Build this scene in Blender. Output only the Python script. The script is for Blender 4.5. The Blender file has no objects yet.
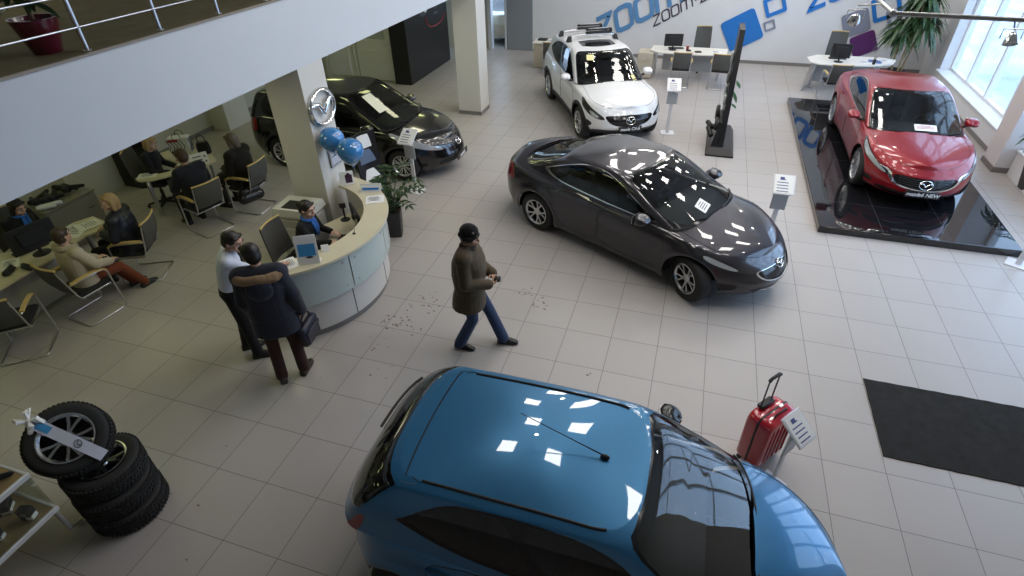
import bpy, bmesh, math, random
import numpy as np
from mathutils import Vector, Matrix, Quaternion
from mathutils.geometry import delaunay_2d_cdt
PI = math.pi
random.seed(7)
SC = bpy.context.scene
COL = SC.collection

# ------------------------------------------------------------------ materials
MATS = {}
def mat(name, color, rough=0.5, metal=0.0, spec=0.5, coat=0.0, coat_rough=0.03, emit=None, estr=0.0, trans=0.0, ior=1.45, alpha=1.0, noise=None, bump=None, sheen=0.0):
    if name in MATS: return MATS[name]
    m = bpy.data.materials.new(name); m.use_nodes = True
    nt = m.node_tree; b = nt.nodes['Principled BSDF']
    c = (*color, 1.0)
    b.inputs['Base Color'].default_value = c
    b.inputs['Roughness'].default_value = rough
    b.inputs['Metallic'].default_value = metal
    b.inputs['Specular IOR Level'].default_value = spec
    b.inputs['Coat Weight'].default_value = coat
    b.inputs['Coat Roughness'].default_value = coat_rough
    b.inputs['Transmission Weight'].default_value = trans
    b.inputs['IOR'].default_value = ior
    b.inputs['Alpha'].default_value = alpha
    b.inputs['Sheen Weight'].default_value = sheen
    if emit:
        b.inputs['Emission Color'].default_value = (*emit, 1); b.inputs['Emission Strength'].default_value = estr
    tc = None
    if noise or bump:
        tc = nt.nodes.new('ShaderNodeTexCoord')
    if noise:                      # (scale, amount)
        n = nt.nodes.new('ShaderNodeTexNoise'); n.inputs['Scale'].default_value = noise[0]; n.inputs['Detail'].default_value = 5
        nt.links.new(tc.outputs['Object'], n.inputs['Vector'])
        r = nt.nodes.new('ShaderNodeMapRange'); r.inputs['From Min'].default_value = .25; r.inputs['From Max'].default_value = .75
        r.inputs['To Min'].default_value = 1 - noise[1]; r.inputs['To Max'].default_value = 1 + noise[1]
        nt.links.new(n.outputs['Fac'], r.inputs['Value'])
        mx = nt.nodes.new('ShaderNodeVectorMath'); mx.operation = 'SCALE'
        mx.inputs[0].default_value = color
        nt.links.new(r.outputs['Result'], mx.inputs['Scale'])
        nt.links.new(mx.outputs['Vector'], b.inputs['Base Color'])
    if bump:                       # (scale, strength)
        n = nt.nodes.new('ShaderNodeTexNoise'); n.inputs['Scale'].default_value = bump[0]; n.inputs['Detail'].default_value = 4
        nt.links.new(tc.outputs['Object'], n.inputs['Vector'])
        bp = nt.nodes.new('ShaderNodeBump'); bp.inputs['Strength'].default_value = bump[1]; bp.inputs['Distance'].default_value = .01
        nt.links.new(n.outputs['Fac'], bp.inputs['Height']); nt.links.new(bp.outputs['Normal'], b.inputs['Normal'])
    MATS[name] = m
    return m

def glass_mat(name, tint, reflect=1.0, dark=0.0):
    """thin pane: tinted see-through plus mirror-like gloss by Fresnel"""
    if name in MATS: return MATS[name]
    m = bpy.data.materials.new(name); m.use_nodes = True
    nt = m.node_tree; nt.nodes.clear()
    out = nt.nodes.new('ShaderNodeOutputMaterial')
    t = nt.nodes.new('ShaderNodeBsdfTransparent'); t.inputs['Color'].default_value = (*tint, 1)
    g = nt.nodes.new('ShaderNodeBsdfGlossy'); g.inputs['Roughness'].default_value = .02
    lw = nt.nodes.new('ShaderNodeFresnel'); geo = nt.nodes.new('ShaderNodeNewGeometry'); mr = nt.nodes.new('ShaderNodeMapRange'); mr.inputs['To Min'].default_value = 1.5; mr.inputs['To Max'].default_value = 1/1.5
    nt.links.new(geo.outputs['Backfacing'], mr.inputs['Value']); nt.links.new(mr.outputs['Result'], lw.inputs['IOR'])
    mul = nt.nodes.new('ShaderNodeMath'); mul.operation = 'MULTIPLY'; mul.use_clamp = True
    mul.inputs[1].default_value = reflect
    nt.links.new(lw.outputs[0], mul.inputs[0])
    mx = nt.nodes.new('ShaderNodeMixShader')
    nt.links.new(mul.outputs[0], mx.inputs[0]); nt.links.new(t.outputs[0], mx.inputs[1]); nt.links.new(g.outputs[0], mx.inputs[2])
    nt.links.new(mx.outputs[0], out.inputs[0])
    MATS[name] = m
    return m

# ------------------------------------------------------------------ mesh builder
class MB:
    def __init__(s): s.v = []; s.f = []; s.mi = []; s.cur = 0; s.M = Matrix.Identity(4)
    def at(s, loc=(0,0,0), rz=0, rx=0, ry=0, sc=(1,1,1)):
        s.M = Matrix.Translation(loc) @ Matrix.Rotation(rz,4,'Z') @ Matrix.Rotation(ry,4,'Y') @ Matrix.Rotation(rx,4,'X') @ Matrix.Diagonal((*sc,1)); return s
    def add(s, vs, fs):
        o = len(s.v)
        s.v += [tuple(s.M @ Vector(p)) for p in vs]
        flip = s.M.determinant() < 0
        for f in fs:
            f = [o+i for i in f]
            s.f.append(f[::-1] if flip else f); s.mi.append(s.cur)
        return s
    def box(s, c, size, r=0.0, rz=0.0, rx=0.0, ry=0.0):
        """box centred at c; chamfered by r"""
        hx, hy, hz = [q/2 for q in size]
        r = min(r, hx*.98, hy*.98, hz*.98)
        R = Matrix.Translation(c) @ Matrix.Rotation(rz,4,'Z') @ Matrix.Rotation(ry,4,'Y') @ Matrix.Rotation(rx,4,'X')
        if r <= 0:
            vs = [(x*hx,y*hy,z*hz) for x in (-1,1) for y in (-1,1) for z in (-1,1)]
            fs = [(0,1,3,2),(4,6,7,5),(0,4,5,1),(2,3,7,6),(0,2,6,4),(1,5,7,3)]
        else:
            vs = []; idx = {}
            for x in (-1,1):
                for y in (-1,1):
                    for z in (-1,1):
                        for a in range(3):
                            p = [x*(hx-r), y*(hy-r), z*(hz-r)]
                            p[a] += (x,y,z)[a]*r
                            idx[(x,y,z,a)] = len(vs); vs.append(tuple(p))
            fs = []
            for a in range(3):
                b, c2 = (a+1)%3, (a+2)%3
                for sg in (-1,1):
                    q = []
                    for (p1,p2) in ((-1,-1),(1,-1),(1,1),(-1,1)):
                        k = [0,0,0]; k[a]=sg; k[b]=p1; k[c2]=p2
                        q.append(idx[(*k,a)])
                    fs.append(q if sg>0 else q[::-1])
            for a in range(3):        # edge along axis a
                b, c2 = (a+1)%3, (a+2)%3
                for s1 in (-1,1):
                    for s2 in (-1,1):
                        k = [0,0,0]; k[b]=s1; k[c2]=s2
                        k0 = list(k); k0[a]=-1; k1=list(k); k1[a]=1
                        q = [idx[(*k0,b)], idx[(*k1,b)], idx[(*k1,c2)], idx[(*k0,c2)]]
                        fs.append(q if s1*s2 < 0 else q[::-1])
            for x in (-1,1):
                for y in (-1,1):
                    for z in (-1,1):
                        q = [idx[(x,y,z,0)], idx[(x,y,z,1)], idx[(x,y,z,2)]]
                        fs.append(q if x*y*z > 0 else q[::-1])
        s.add([tuple(R @ Vector(p)) for p in vs], fs); return s
    def tube(s, pts, r, n=8, cap=True, closed=False):
        pts = [Vector(p) for p in pts]
        rs = r if isinstance(r,(list,tuple)) else [r]*len(pts)
        k = len(pts); rings = []
        up = None; vs = []
        for i in range(k):
            if closed: t = pts[(i+1)%k]-pts[i-1]
            else: t = pts[min(i+1,k-1)]-pts[max(i-1,0)]
            t = t.normalized() if t.length > 1e-9 else Vector((0,0,1))
            if up is None:
                a = Vector((0,0,1)) if abs(t.z) < .9 else Vector((1,0,0))
                up = (a - t*a.dot(t)).normalized()
            else:
                up = up - t*up.dot(t)
                up = up.normalized() if up.length > 1e-6 else (Vector((1,0,0))-t*t.x).normalized()
            w = t.cross(up)
            for j in range(n):
                an = 2*PI*j/n
                vs.append(tuple(pts[i] + (up*math.cos(an)+w*math.sin(an))*rs[i]))
        fs = []
        for i in range(k if closed else k-1):
            a, b = i*n, ((i+1)%k)*n
            for j in range(n):
                j2 = (j+1)%n
                fs.append((a+j, a+j2, b+j2, b+j))
        if cap and not closed:
            fs.append(tuple(range(n))[::-1]); fs.append(tuple((k-1)*n+j for j in range(n)))
        s.add(vs, fs); return s
    def lathe(s, prof, n=24, axis='Z', cap0=True, cap1=True, closed=False):
        """prof: (r, h) pairs around axis"""
        vs = []; fs = []
        k = len(prof)
        for (r,h) in prof:
            for j in range(n):
                a = 2*PI*j/n
                p = (r*math.cos(a), r*math.sin(a), h)
                if axis == 'Y': p = (p[0], p[2], -p[1])
                if axis == 'X': p = (p[2], p[0], p[1])
                vs.append(p)
        for i in range(k if closed else k-1):
            i2 = (i+1) % k
            for j in range(n):
                j2 = (j+1)%n
                fs.append((i*n+j, i*n+j2, i2*n+j2, i2*n+j))
        if not closed:
            if cap0 and prof[0][0] > 1e-6: fs.append(tuple(range(n))[::-1])
            if cap1 and prof[-1][0] > 1e-6: fs.append(tuple((k-1)*n+j for j in range(n)))
        s.add(vs, fs); return s
    def ball(s, c, r, nu=12, nv=8):
        rx, ry, rz = (r,r,r) if isinstance(r,(int,float)) else r
        vs = [(c[0],c[1],c[2]-rz)]
        for i in range(1,nv):
            ph = -PI/2 + PI*i/nv
            for j in range(nu):
                a = 2*PI*j/nu
                vs.append((c[0]+rx*math.cos(ph)*math.cos(a), c[1]+ry*math.cos(ph)*math.sin(a), c[2]+rz*math.sin(ph)))
        vs.append((c[0],c[1],c[2]+rz))
        fs = []
        for j in range(nu): fs.append((0, 1+(j+1)%nu, 1+j))
        for i in range(nv-2):
            for j in range(nu):
                a = 1+i*nu; b = a+nu; j2=(j+1)%nu
                fs.append((a+j, a+j2, b+j2, b+j))
        e = len(vs)-1; a = 1+(nv-2)*nu
        for j in range(nu): fs.append((a+j, a+(j+1)%nu, e))
        s.add(vs, fs); return s
    def capsule(s, a, b, ra, rb, n=14):
        """tapered capsule as one convex closed island"""
        a, b = Vector(a), Vector(b); d = b-a; L = d.length
        t = d.normalized() if L > 1e-6 else Vector((0,0,1))
        q = Vector((0,0,1)).rotation_difference(t).to_matrix()
        m = 5; rings = []
        for i in range(1,m+1):
            ph = -PI/2 + (PI/2)*i/m; rings.append((ra*math.cos(ph), ra*math.sin(ph)))
        for i in range(0,m):
            ph = (PI/2)*i/m; rings.append((rb*math.cos(ph), L+rb*math.sin(ph)))
        vs = [Vector((0,0,-ra))]
        for (r,h) in rings:
            for j in range(n):
                an = 2*PI*j/n; vs.append(Vector((r*math.cos(an), r*math.sin(an), h)))
        vs.append(Vector((0,0,L+rb)))
        fs = [(0,1+(j+1)%n,1+j) for j in range(n)]
        for i in range(len(rings)-1):
            for j in range(n):
                p = 1+i*n; p2 = p+n; j2=(j+1)%n
                fs.append((p+j,p+j2,p2+j2,p2+j))
        e = len(vs)-1; p = 1+(len(rings)-1)*n
        fs += [(p+j,p+(j+1)%n,e) for j in range(n)]
        s.add([tuple(a + q @ x) for x in vs], fs); return s
    def prism(s, poly, z0, z1):
        """extrude a 2D polygon (ccw) between z0 and z1"""
        n = len(poly)
        A = sum(poly[i][0]*poly[(i+1)%n][1]-poly[(i+1)%n][0]*poly[i][1] for i in range(n))
        if A < 0: poly = poly[::-1]
        vs = [(x,y,z0) for x,y in poly] + [(x,y,z1) for x,y in poly]
        fs = [tuple(range(n))[::-1], tuple(range(n,2*n))]
        fs += [(i,(i+1)%n,n+(i+1)%n,n+i) for i in range(n)]
        s.add(vs, fs); return s
    def ring_prism(s, outer, inner, z0, z1):
        n = len(outer)
        vs = [(x,y,z) for z in (z0,z1) for x,y in outer] + [(x,y,z) for z in (z0,z1) for x,y in inner]
        O0, O1, I0, I1 = 0, n, 2*n, 3*n
        fs = []
        for i in range(n):
            j = (i+1)%n
            fs += [(O0+i,O0+j,O1+j,O1+i), (I0+j,I0+i,I1+i,I1+j), (O1+i,O1+j,I1+j,I1+i), (O0+j,O0+i,I0+i,I0+j)]
        s.add(vs, fs); return s
    def loft(s, rings, closed=True, cap=True):
        n = len(rings[0]); vs = [p for r in rings for p in r]; fs = []
        for i in range(len(rings)-1):
            for j in range(n if closed else n-1):
                j2=(j+1)%n
                fs.append((i*n+j,i*n+j2,(i+1)*n+j2,(i+1)*n+j))
        if cap and closed:
            fs.append(tuple(range(n))[::-1]); fs.append(tuple((len(rings)-1)*n+j for j in range(n)))
        s.add(vs, fs); return s
    def sheet(s, grid, t):
        """grid[i][j] of points -> slab of thickness t (offset along averaged normals)"""
        a = len(grid); b = len(grid[0])
        G = np.array(grid, float)
        du = np.gradient(G, axis=0); dv = np.gradient(G, axis=1)
        N = np.cross(du, dv); N /= np.maximum(np.linalg.norm(N,axis=-1,keepdims=True),1e-9)
        B = G - N*t
        vs = [tuple(p) for p in G.reshape(-1,3)] + [tuple(p) for p in B.reshape(-1,3)]
        o = a*b; fs = []
        for i in range(a-1):
            for j in range(b-1):
                q = (i*b+j,(i+1)*b+j,(i+1)*b+j+1,i*b+j+1)
                fs.append(q); fs.append(tuple(o+k for k in q[::-1]))
        for i in range(a-1):
            fs.append((i*b, o+i*b, o+(i+1)*b, (i+1)*b)); fs.append((i*b+b-1,(i+1)*b+b-1,o+(i+1)*b+b-1,o+i*b+b-1))
        for j in range(b-1):
            fs.append((j,j+1,o+j+1,o+j)); k=(a-1)*b; fs.append((k+j,o+k+j,o+k+j+1,k+j+1))
        s.add(vs, fs); return s
    def mesh(s, name, smooth=40):
        me = bpy.data.meshes.new(name)
        me.from_pydata(s.v, [], s.f)
        if smooth:
            me.shade_smooth()
            if smooth < 180: me.set_sharp_from_angle(angle=math.radians(smooth))
        return me

def link(name, me, m=None, parent=None, loc=None, rz=None):
    o = bpy.data.objects.new(name, me); COL.objects.link(o)
    if me is not None and m is not None:
        ms = m if isinstance(m,(list,tuple)) else [m]
        if len(me.materials) == 0:
            for k in ms: me.materials.append(k)
    if parent is not None: o.parent = parent
    if loc is not None: o.location = loc
    if rz is not None: o.rotation_euler = (0,0,rz)
    return o
def build(name, mb, m, parent=None, loc=None, rz=None, smooth=40):
    me = mb.mesh(name, smooth)
    o = link(name, me, m, parent, loc, rz)
    if isinstance(m,(list,tuple)) and len(m) > 1:
        for p, i in zip(me.polygons, mb.mi): p.material_index = i
    return o
def tag(o, label=None, cat=None, group=None, kind=None):
    if label: o['label'] = label
    if cat: o['category'] = cat
    if group: o['group'] = group
    if kind: o['kind'] = kind
    return o
def thing(name, label, cat, loc=(0,0,0), rz=0, group=None):
    o = bpy.data.objects.new(name, None); COL.objects.link(o)
    o.empty_display_size = .1
    o.location = loc; o.rotation_euler = (0,0,rz)
    return tag(o, label, cat, group)
def struct(name, mb, m, parent=None, smooth=0):
    o = build(name, mb, m, parent, smooth=smooth)
    if parent is None: o['kind'] = 'structure'
    return o
def copy_tree(o, parent=None):
    c = o.copy(); COL.objects.link(c)
    if parent is not None:
        c.parent = parent; c.matrix_parent_inverse = o.matrix_parent_inverse.copy()
    for ch in list(o.children): copy_tree(ch, c)
    return c
def put(o, loc, rz=0, label=None, group=None):
    o.location = loc; o.rotation_euler = (0,0,rz)
    if label: o['label'] = label
    if group: o['group'] = group
    return o
def text_mesh(s, size, depth=.002, align='CENTER', shear=0, bold=0.0):
    cu = bpy.data.curves.new('txt','FONT'); cu.body = s; cu.size = size; cu.extrude = depth/2; cu.align_x = align; cu.align_y = 'CENTER'; cu.shear = shear; cu.offset = bold
    cu.resolution_u = 3
    o = bpy.data.objects.new('txt', cu); COL.objects.link(o)
    dg = bpy.context.evaluated_depsgraph_get()
    me = bpy.data.meshes.new_from_object(o.evaluated_get(dg))
    bpy.data.objects.remove(o); bpy.data.curves.remove(cu)
    me.materials.clear()
    return me
def pchip(pts):
    xs = np.array([p[0] for p in pts], float); ys = np.array([p[1] for p in pts], float)
    if xs[0] > xs[-1]: xs = xs[::-1]; ys = ys[::-1]
    h = np.diff(xs); d = np.diff(ys)/h; m = np.zeros_like(xs)
    m[0], m[-1] = d[0], d[-1]
    for i in range(1,len(xs)-1):
        if d[i-1]*d[i] > 0:
            w1, w2 = 2*h[i]+h[i-1], h[i]+2*h[i-1]
            m[i] = (w1+w2)/(w1/d[i-1]+w2/d[i])
    def f(x):
        x = np.clip(np.asarray(x,float), xs[0], xs[-1])
        i = np.clip(np.searchsorted(xs, x)-1, 0, len(xs)-2)
        t = (x-xs[i])/h[i]
        return (ys[i]*(1+2*t)*(1-t)**2 + m[i]*h[i]*t*(1-t)**2 + ys[i+1]*t*t*(3-2*t) + m[i+1]*h[i]*t*t*(t-1))
    return f
def rrect(w, h, r, n=5, cx=0, cy=0):
    out = []
    for (sx,sy,a0) in ((1,1,0),(-1,1,PI/2),(-1,-1,PI),(1,-1,1.5*PI)):
        for i in range(n+1):
            a = a0 + PI/2*i/n
            out.append((cx+sx*(w/2-r)+r*math.cos(a), cy+sy*(h/2-r)+r*math.sin(a)))
    return out

# ------------------------------------------------------------------ camera
CAM_LOC = Vector((-0.0815, -6.691, 4.7804))
AZ, EL, ROLL, FPX = -0.32174338, 0.63759444, -0.0259835602, 557.56
Fv = Vector((math.sin(AZ)*math.cos(EL), math.cos(AZ)*math.cos(EL), -math.sin(EL)))
_r0 = Fv.cross(Vector((0,0,1))).normalized(); _u0 = _r0.cross(Fv)
Rv = _r0*math.cos(ROLL) + _u0*math.sin(ROLL); Uv = -_r0*math.sin(ROLL) + _u0*math.cos(ROLL)
cd = bpy.data.cameras.new('camera'); cam = bpy.data.objects.new('camera', cd); COL.objects.link(cam)
M = Matrix((Rv, Uv, -Fv)).transposed().to_4x4(); M.translation = CAM_LOC
cam.matrix_world = M
cd.sensor_width = 36; cd.lens = FPX*36/1024; cd.clip_start = .05; cd.clip_end = 300
SC.camera = cam
# ------------------------------------------------------------------ cars
def gm():
    d = {}
    d['black'] = mat('gloss black', (.008,.008,.009), .12)
    d['rubber'] = mat('tyre rubber', (.018,.018,.019), .75, bump=(60,.25))
    d['plastic'] = mat('black plastic', (.016,.016,.017), .55)
    d['dark'] = mat('dark cabin', (.012,.012,.013), .8)
    d['seat'] = mat('car seat cloth', (.03,.03,.032), .85)
    d['chrome'] = mat('chrome', (.78,.79,.8), .12, 1.0)
    d['alloy'] = mat('alloy wheel', (.60,.61,.62), .25, 1.0)
    d['glass'] = glass_mat('car glass', (.52,.56,.54), 1.3)
    d['tint'] = glass_mat('tinted car glass', (.10,.11,.11), 1.35)
    d['lampglass'] = mat('headlight', (.62,.65,.68), .08, .55, coat=1)
    d['lampdark'] = mat('headlight inner', (.03,.03,.032), .12, .3, coat=1)
    d['red'] = mat('tail light', (.22,.006,.008), .1, coat=1)
    d['plate'] = mat('plate black', (.012,.012,.012), .35)
    d['white'] = mat('lettering white', (.8,.8,.8), .5)
    return d
CM = gm()
def paint(name, color, flake=0.0, rough=.28, coat=1.0, metal=.55):
    return mat(name, color, rough, metal, coat=coat, coat_rough=.02)

def smooth_poly(poly, it=2, closed=True):
    """Chaikin corner cutting that keeps points lying on the domain border"""
    P = [tuple(map(float,p[:2])) + ((p[2],) if len(p) > 2 else (0,)) for p in poly]
    def keep(p): return p[2] or p[0] <= 0 or p[0] >= 1 or p[1] <= 0 or p[1] >= 2
    for _ in range(it):
        out = []
        n = len(P)
        for i in range(n):
            a, b, c = P[i-1], P[i], P[(i+1)%n]
            if keep(b) or (not closed and i in (0,n-1)): out.append(b)
            else:
                out.append((b[0]+.25*(a[0]-b[0]), b[1]+.25*(a[1]-b[1]), 0))
                out.append((b[0]+.25*(c[0]-b[0]), b[1]+.25*(c[1]-b[1]), 0))
        P = out
    return [(p[0],p[1]) for p in P]
def densify(poly, step, scale, closed=True):
    out = []
    n = len(poly)
    for i in range(n if closed else n-1):
        a, b = np.array(poly[i]), np.array(poly[(i+1)%n])
        k = max(1, int(np.ceil(np.linalg.norm((b-a)*scale)/step)))
        for j in range(k): out.append(tuple(a+(b-a)*j/k))
    if not closed: out.append(tuple(poly[-1]))
    return out
def pip(poly, X, Y):
    r = np.zeros(len(X), bool); n = len(poly)
    for i in range(n):
        x1,y1 = poly[i]; x2,y2 = poly[(i+1)%n]
        if y1 == y2: continue
        c = ((y1 > Y) != (y2 > Y)) & (X < (x2-x1)*(Y-y1)/(y2-y1)+x1)
        r ^= c
    return r
def capxy(th, n):
    c, s = np.cos(th), np.sin(th)
    q = (np.abs(c)**n+np.abs(s)**n)**(-1/n)
    return c*q, s*q

class Skin:
    """half body surface P(u,s); u 0..1 front centre -> side -> rear centre, s 0..1 side (sill to shoulder), 1..2 top (shoulder to centre line)"""
    def __init__(k, f): k.f = f
    def __call__(k, u, s): return k.f(np.asarray(u,float), np.asarray(s,float))
    def normal(k, u, s):
        u = np.asarray(u,float); s = np.asarray(s,float); h = 1e-3
        du = k(np.clip(u+h,0,1), s)-k(np.clip(u-h,0,1), s)
        ds = k(u, np.clip(s+h,0,2))-k(u, np.clip(s-h,0,2))
        N = np.cross(du, ds)
        L = np.linalg.norm(N,axis=-1,keepdims=True)
        N = np.where(L > 1e-12, N/np.maximum(L,1e-12), np.array([0,0,1.]))
        return N
    def table(k):
        if not hasattr(k,'_t'):
            U, S = np.meshgrid(np.linspace(0,1,361), np.linspace(0,2,241), indexing='ij')
            k._t = (U, S, k(U,S))
        return k._t
    def inv(k, pts, comps, ur=(0,1), sr=(0,1)):
        U, S, T = k.table()
        m = (U >= ur[0]-1e-6) & (U <= ur[1]+1e-6) & (S >= sr[0]-1e-6) & (S <= sr[1]+1e-6)
        Um, Sm, Tm = U[m], S[m], T[m][:,comps]
        out = []
        for p in pts:
            p = np.array(p,float)
            i = np.argmin(((Tm-p)**2).sum(1)); q = np.array([Um[i],Sm[i]])
            for _ in range(6):
                h = 1e-4
                b = k(q[0],q[1])[comps]; e = p-b
                J = np.stack([(k(min(q[0]+h,1),q[1])[comps]-b)/h, (k(q[0],min(q[1]+h,2))[comps]-b)/h],1)
                try: d = np.linalg.solve(J.T@J+1e-9*np.eye(2), J.T@e)
                except Exception: break
                d = np.clip(d,-.02,.02)
                q = np.array([np.clip(q[0]+d[0],*ur), np.clip(q[1]+d[1],*sr)])
            out.append((float(q[0]),float(q[1])))
        return out

def skin_regions(skin, regions, nu, ns, scale):
    """regions: list of (key, polygon). returns {key: (uv array, tris)} by constrained triangulation; later regions win"""
    sc = np.array(scale)
    pts = []; edges = []
    for u in np.linspace(0,1,nu):
        for s in np.linspace(0,2,ns): pts.append((u,s))
    bound = [(0,0),(1,0),(1,2),(0,2)]
    polys = []
    for key, poly in regions:
        poly = [(min(max(p[0],0),1), min(max(p[1],0),2)) for p in poly]
        poly = densify(poly, .05, sc)
        polys.append((key, poly))
        o = len(pts)
        pts += poly
        edges += [(o+i, o+(i+1)%len(poly)) for i in range(len(poly))]
    P = np.array(pts)*sc
    vc, ec, fc, *_ = delaunay_2d_cdt([Vector(p) for p in P], edges, [], 0, 1e-5, False)
    V = np.array([(v.x,v.y) for v in vc])/sc
    tris = []
    for f in fc:
        for i in range(1,len(f)-1): tris.append((f[0],f[i],f[i+1]))
    T = np.array(tris)
    a = V[T]
    area = np.abs((a[:,1,0]-a[:,0,0])*(a[:,2,1]-a[:,0,1])-(a[:,2,0]-a[:,0,0])*(a[:,1,1]-a[:,0,1]))
    T = T[area > 1e-10]
    C = V[T].mean(1)
    lab = np.full(len(T), -1)
    for i,(key,poly) in enumerate(polys):
        lab[pip(poly, C[:,0], C[:,1])] = i
    out = {}
    for i in [-1]+list(range(len(polys))):
        m = lab == i
        if not m.any(): continue
        key = 'body' if i < 0 else polys[i][0]
        if key in out: out[key] = np.concatenate([out[key], T[m]])
        else: out[key] = T[m]
    return V, out

def patch(name, skin, V, T, offset=0.0, sides='both'):
    """mesh for one region; sides: both | left | right"""
    ids, inv = np.unique(T, return_inverse=True)
    T2 = inv.reshape(-1,3)
    uv = V[ids]
    P = skin(uv[:,0], uv[:,1]); N = skin.normal(uv[:,0], uv[:,1])
    on_c = P[:,1] < 1e-4
    N[on_c,1] = 0; N /= np.maximum(np.linalg.norm(N,axis=1,keepdims=True),1e-9)
    P = P + N*offset
    P[on_c,1] = 0
    # orient
    e = np.cross(P[T2[:,1]]-P[T2[:,0]], P[T2[:,2]]-P[T2[:,0]])
    flip = (e*N[T2[:,0]]).sum(1) < 0
    T2[flip] = T2[flip][:,::-1]
    vs, ns, fs = [], [], []
    if sides in ('both','left'):
        vs.append(P); ns.append(N); fs.append(T2)
    if sides in ('both','right'):
        o = len(vs[0]) if vs else 0
        mir = np.array([1,-1,1])
        if o:                                  # weld the centre line
            remap = np.arange(len(P))+o
            new = ~on_c
            cnt = np.cumsum(new)-1
            remap = np.where(on_c, np.arange(len(P)), o+cnt)
            vs.append(P[new]*mir); ns.append(N[new]*mir)
            fs.append(remap[T2[:,::-1]])
        else:
            vs.append(P*mir); ns.append(N*mir); fs.append(T2[:,::-1])
    vs = np.concatenate(vs); ns = np.concatenate(ns); fs = np.concatenate(fs)
    me = bpy.data.meshes.new(name)
    me.from_pydata(vs.tolist(), [], fs.tolist())
    me.shade_smooth()
    me.normals_split_custom_set_from_vertices(ns.tolist())
    return me

def wheel_meshes(r, w, nsp, twin=True, rim=.68, seed=0):
    """axis along y, outer face at +y"""
    t = MB(); rr = r*rim
    prof = [(rr,-w/2),(rr+.01,-w/2-.004),(r-.035,-w/2-.004),(r-.012,-w/2+.012),(r,-w/2+.035),(r,w/2-.035),(r-.012,w/2-.012),(r-.035,w/2+.004),(rr+.01,w/2+.004),(rr,w/2)]
    t.lathe([(a,b) for a,b in prof], 40, 'Y', False, False)
    m = MB()
    m.lathe([(rr,-w/2),(rr-.02,-w/2+.02),(rr-.03,0),(rr-.02,w/2-.02),(rr+.004,w/2+.006),(rr-.008,w/2+.008),(rr-.026,w/2-.016)], 40, 'Y', False, False)
    # lathe 'Y' maps h to +y
    yo = w/2-.022
    m.lathe([(.0,yo-.03),(.055,yo-.03),(.068,yo-.012),(.06,yo),(.03,yo+.006),(0,yo+.006)], 20, 'Y')
    for i in range(nsp):
        for sg in ((-1,1) if twin else (0,)):
            a = 2*PI*i/nsp
            a0 = a + sg*.10; a1 = a + sg*(.42*PI/nsp)
            if twin: wd0, wd1 = .014, .017
            else: wd0, wd1 = .03, .026
            ring = []
            for (R_, an, wd, y, th) in ((.05,a0,wd0,yo,.03),(rr*.55,(a0*.5+a1*.5),(wd0+wd1)/2,yo+.004,.028),(rr-.012,a1,wd1,yo+.014,.03)):
                cx, cz = R_*math.cos(an), R_*math.sin(an)
                tx, tz = -math.sin(an), math.cos(an)
                ring.append([(cx-tx*wd,y-th,cz-tz*wd),(cx+tx*wd,y-th,cz+tz*wd),(cx+tx*wd*.75,y,cz+tz*wd*.75),(cx-tx*wd*.75,y,cz-tz*wd*.75)])
            m.loft(ring)
    d = MB()
    d.lathe([(0,-.01),(rr-.03,-.01),(rr-.03,0),(0,0)], 28, 'Y')
    return t, m, d

def emblem_mb(w, h, t):
    """winged oval badge in the xy plane"""
    m = MB()
    R = []
    n = 28
    m.tube([(w/2*math.cos(2*PI*i/n), h/2*math.sin(2*PI*i/n), 0) for i in range(n)], t*.9, 6, closed=True)
    for sg in (-1,1):
        m.tube([(sg*w*.47, h*.10, 0), (sg*w*.36, h*.17, t*.5), (sg*w*.22, h*.15, t*.6), (sg*w*.10, -h*.02, t*.6), (0, -h*.20, t*.5)], [t*.4,t*.9,t*1.0,t*1.0,t*.8], 6)
    return m
def orient(px, nrm, up=(0,0,1)):
    z = Vector(nrm).normalized(); x = Vector(up).cross(z).normalized(); y = z.cross(x)
    M_ = Matrix((x,y,z)).transposed().to_4x4(); M_.translation = Vector(px); return M_

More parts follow.
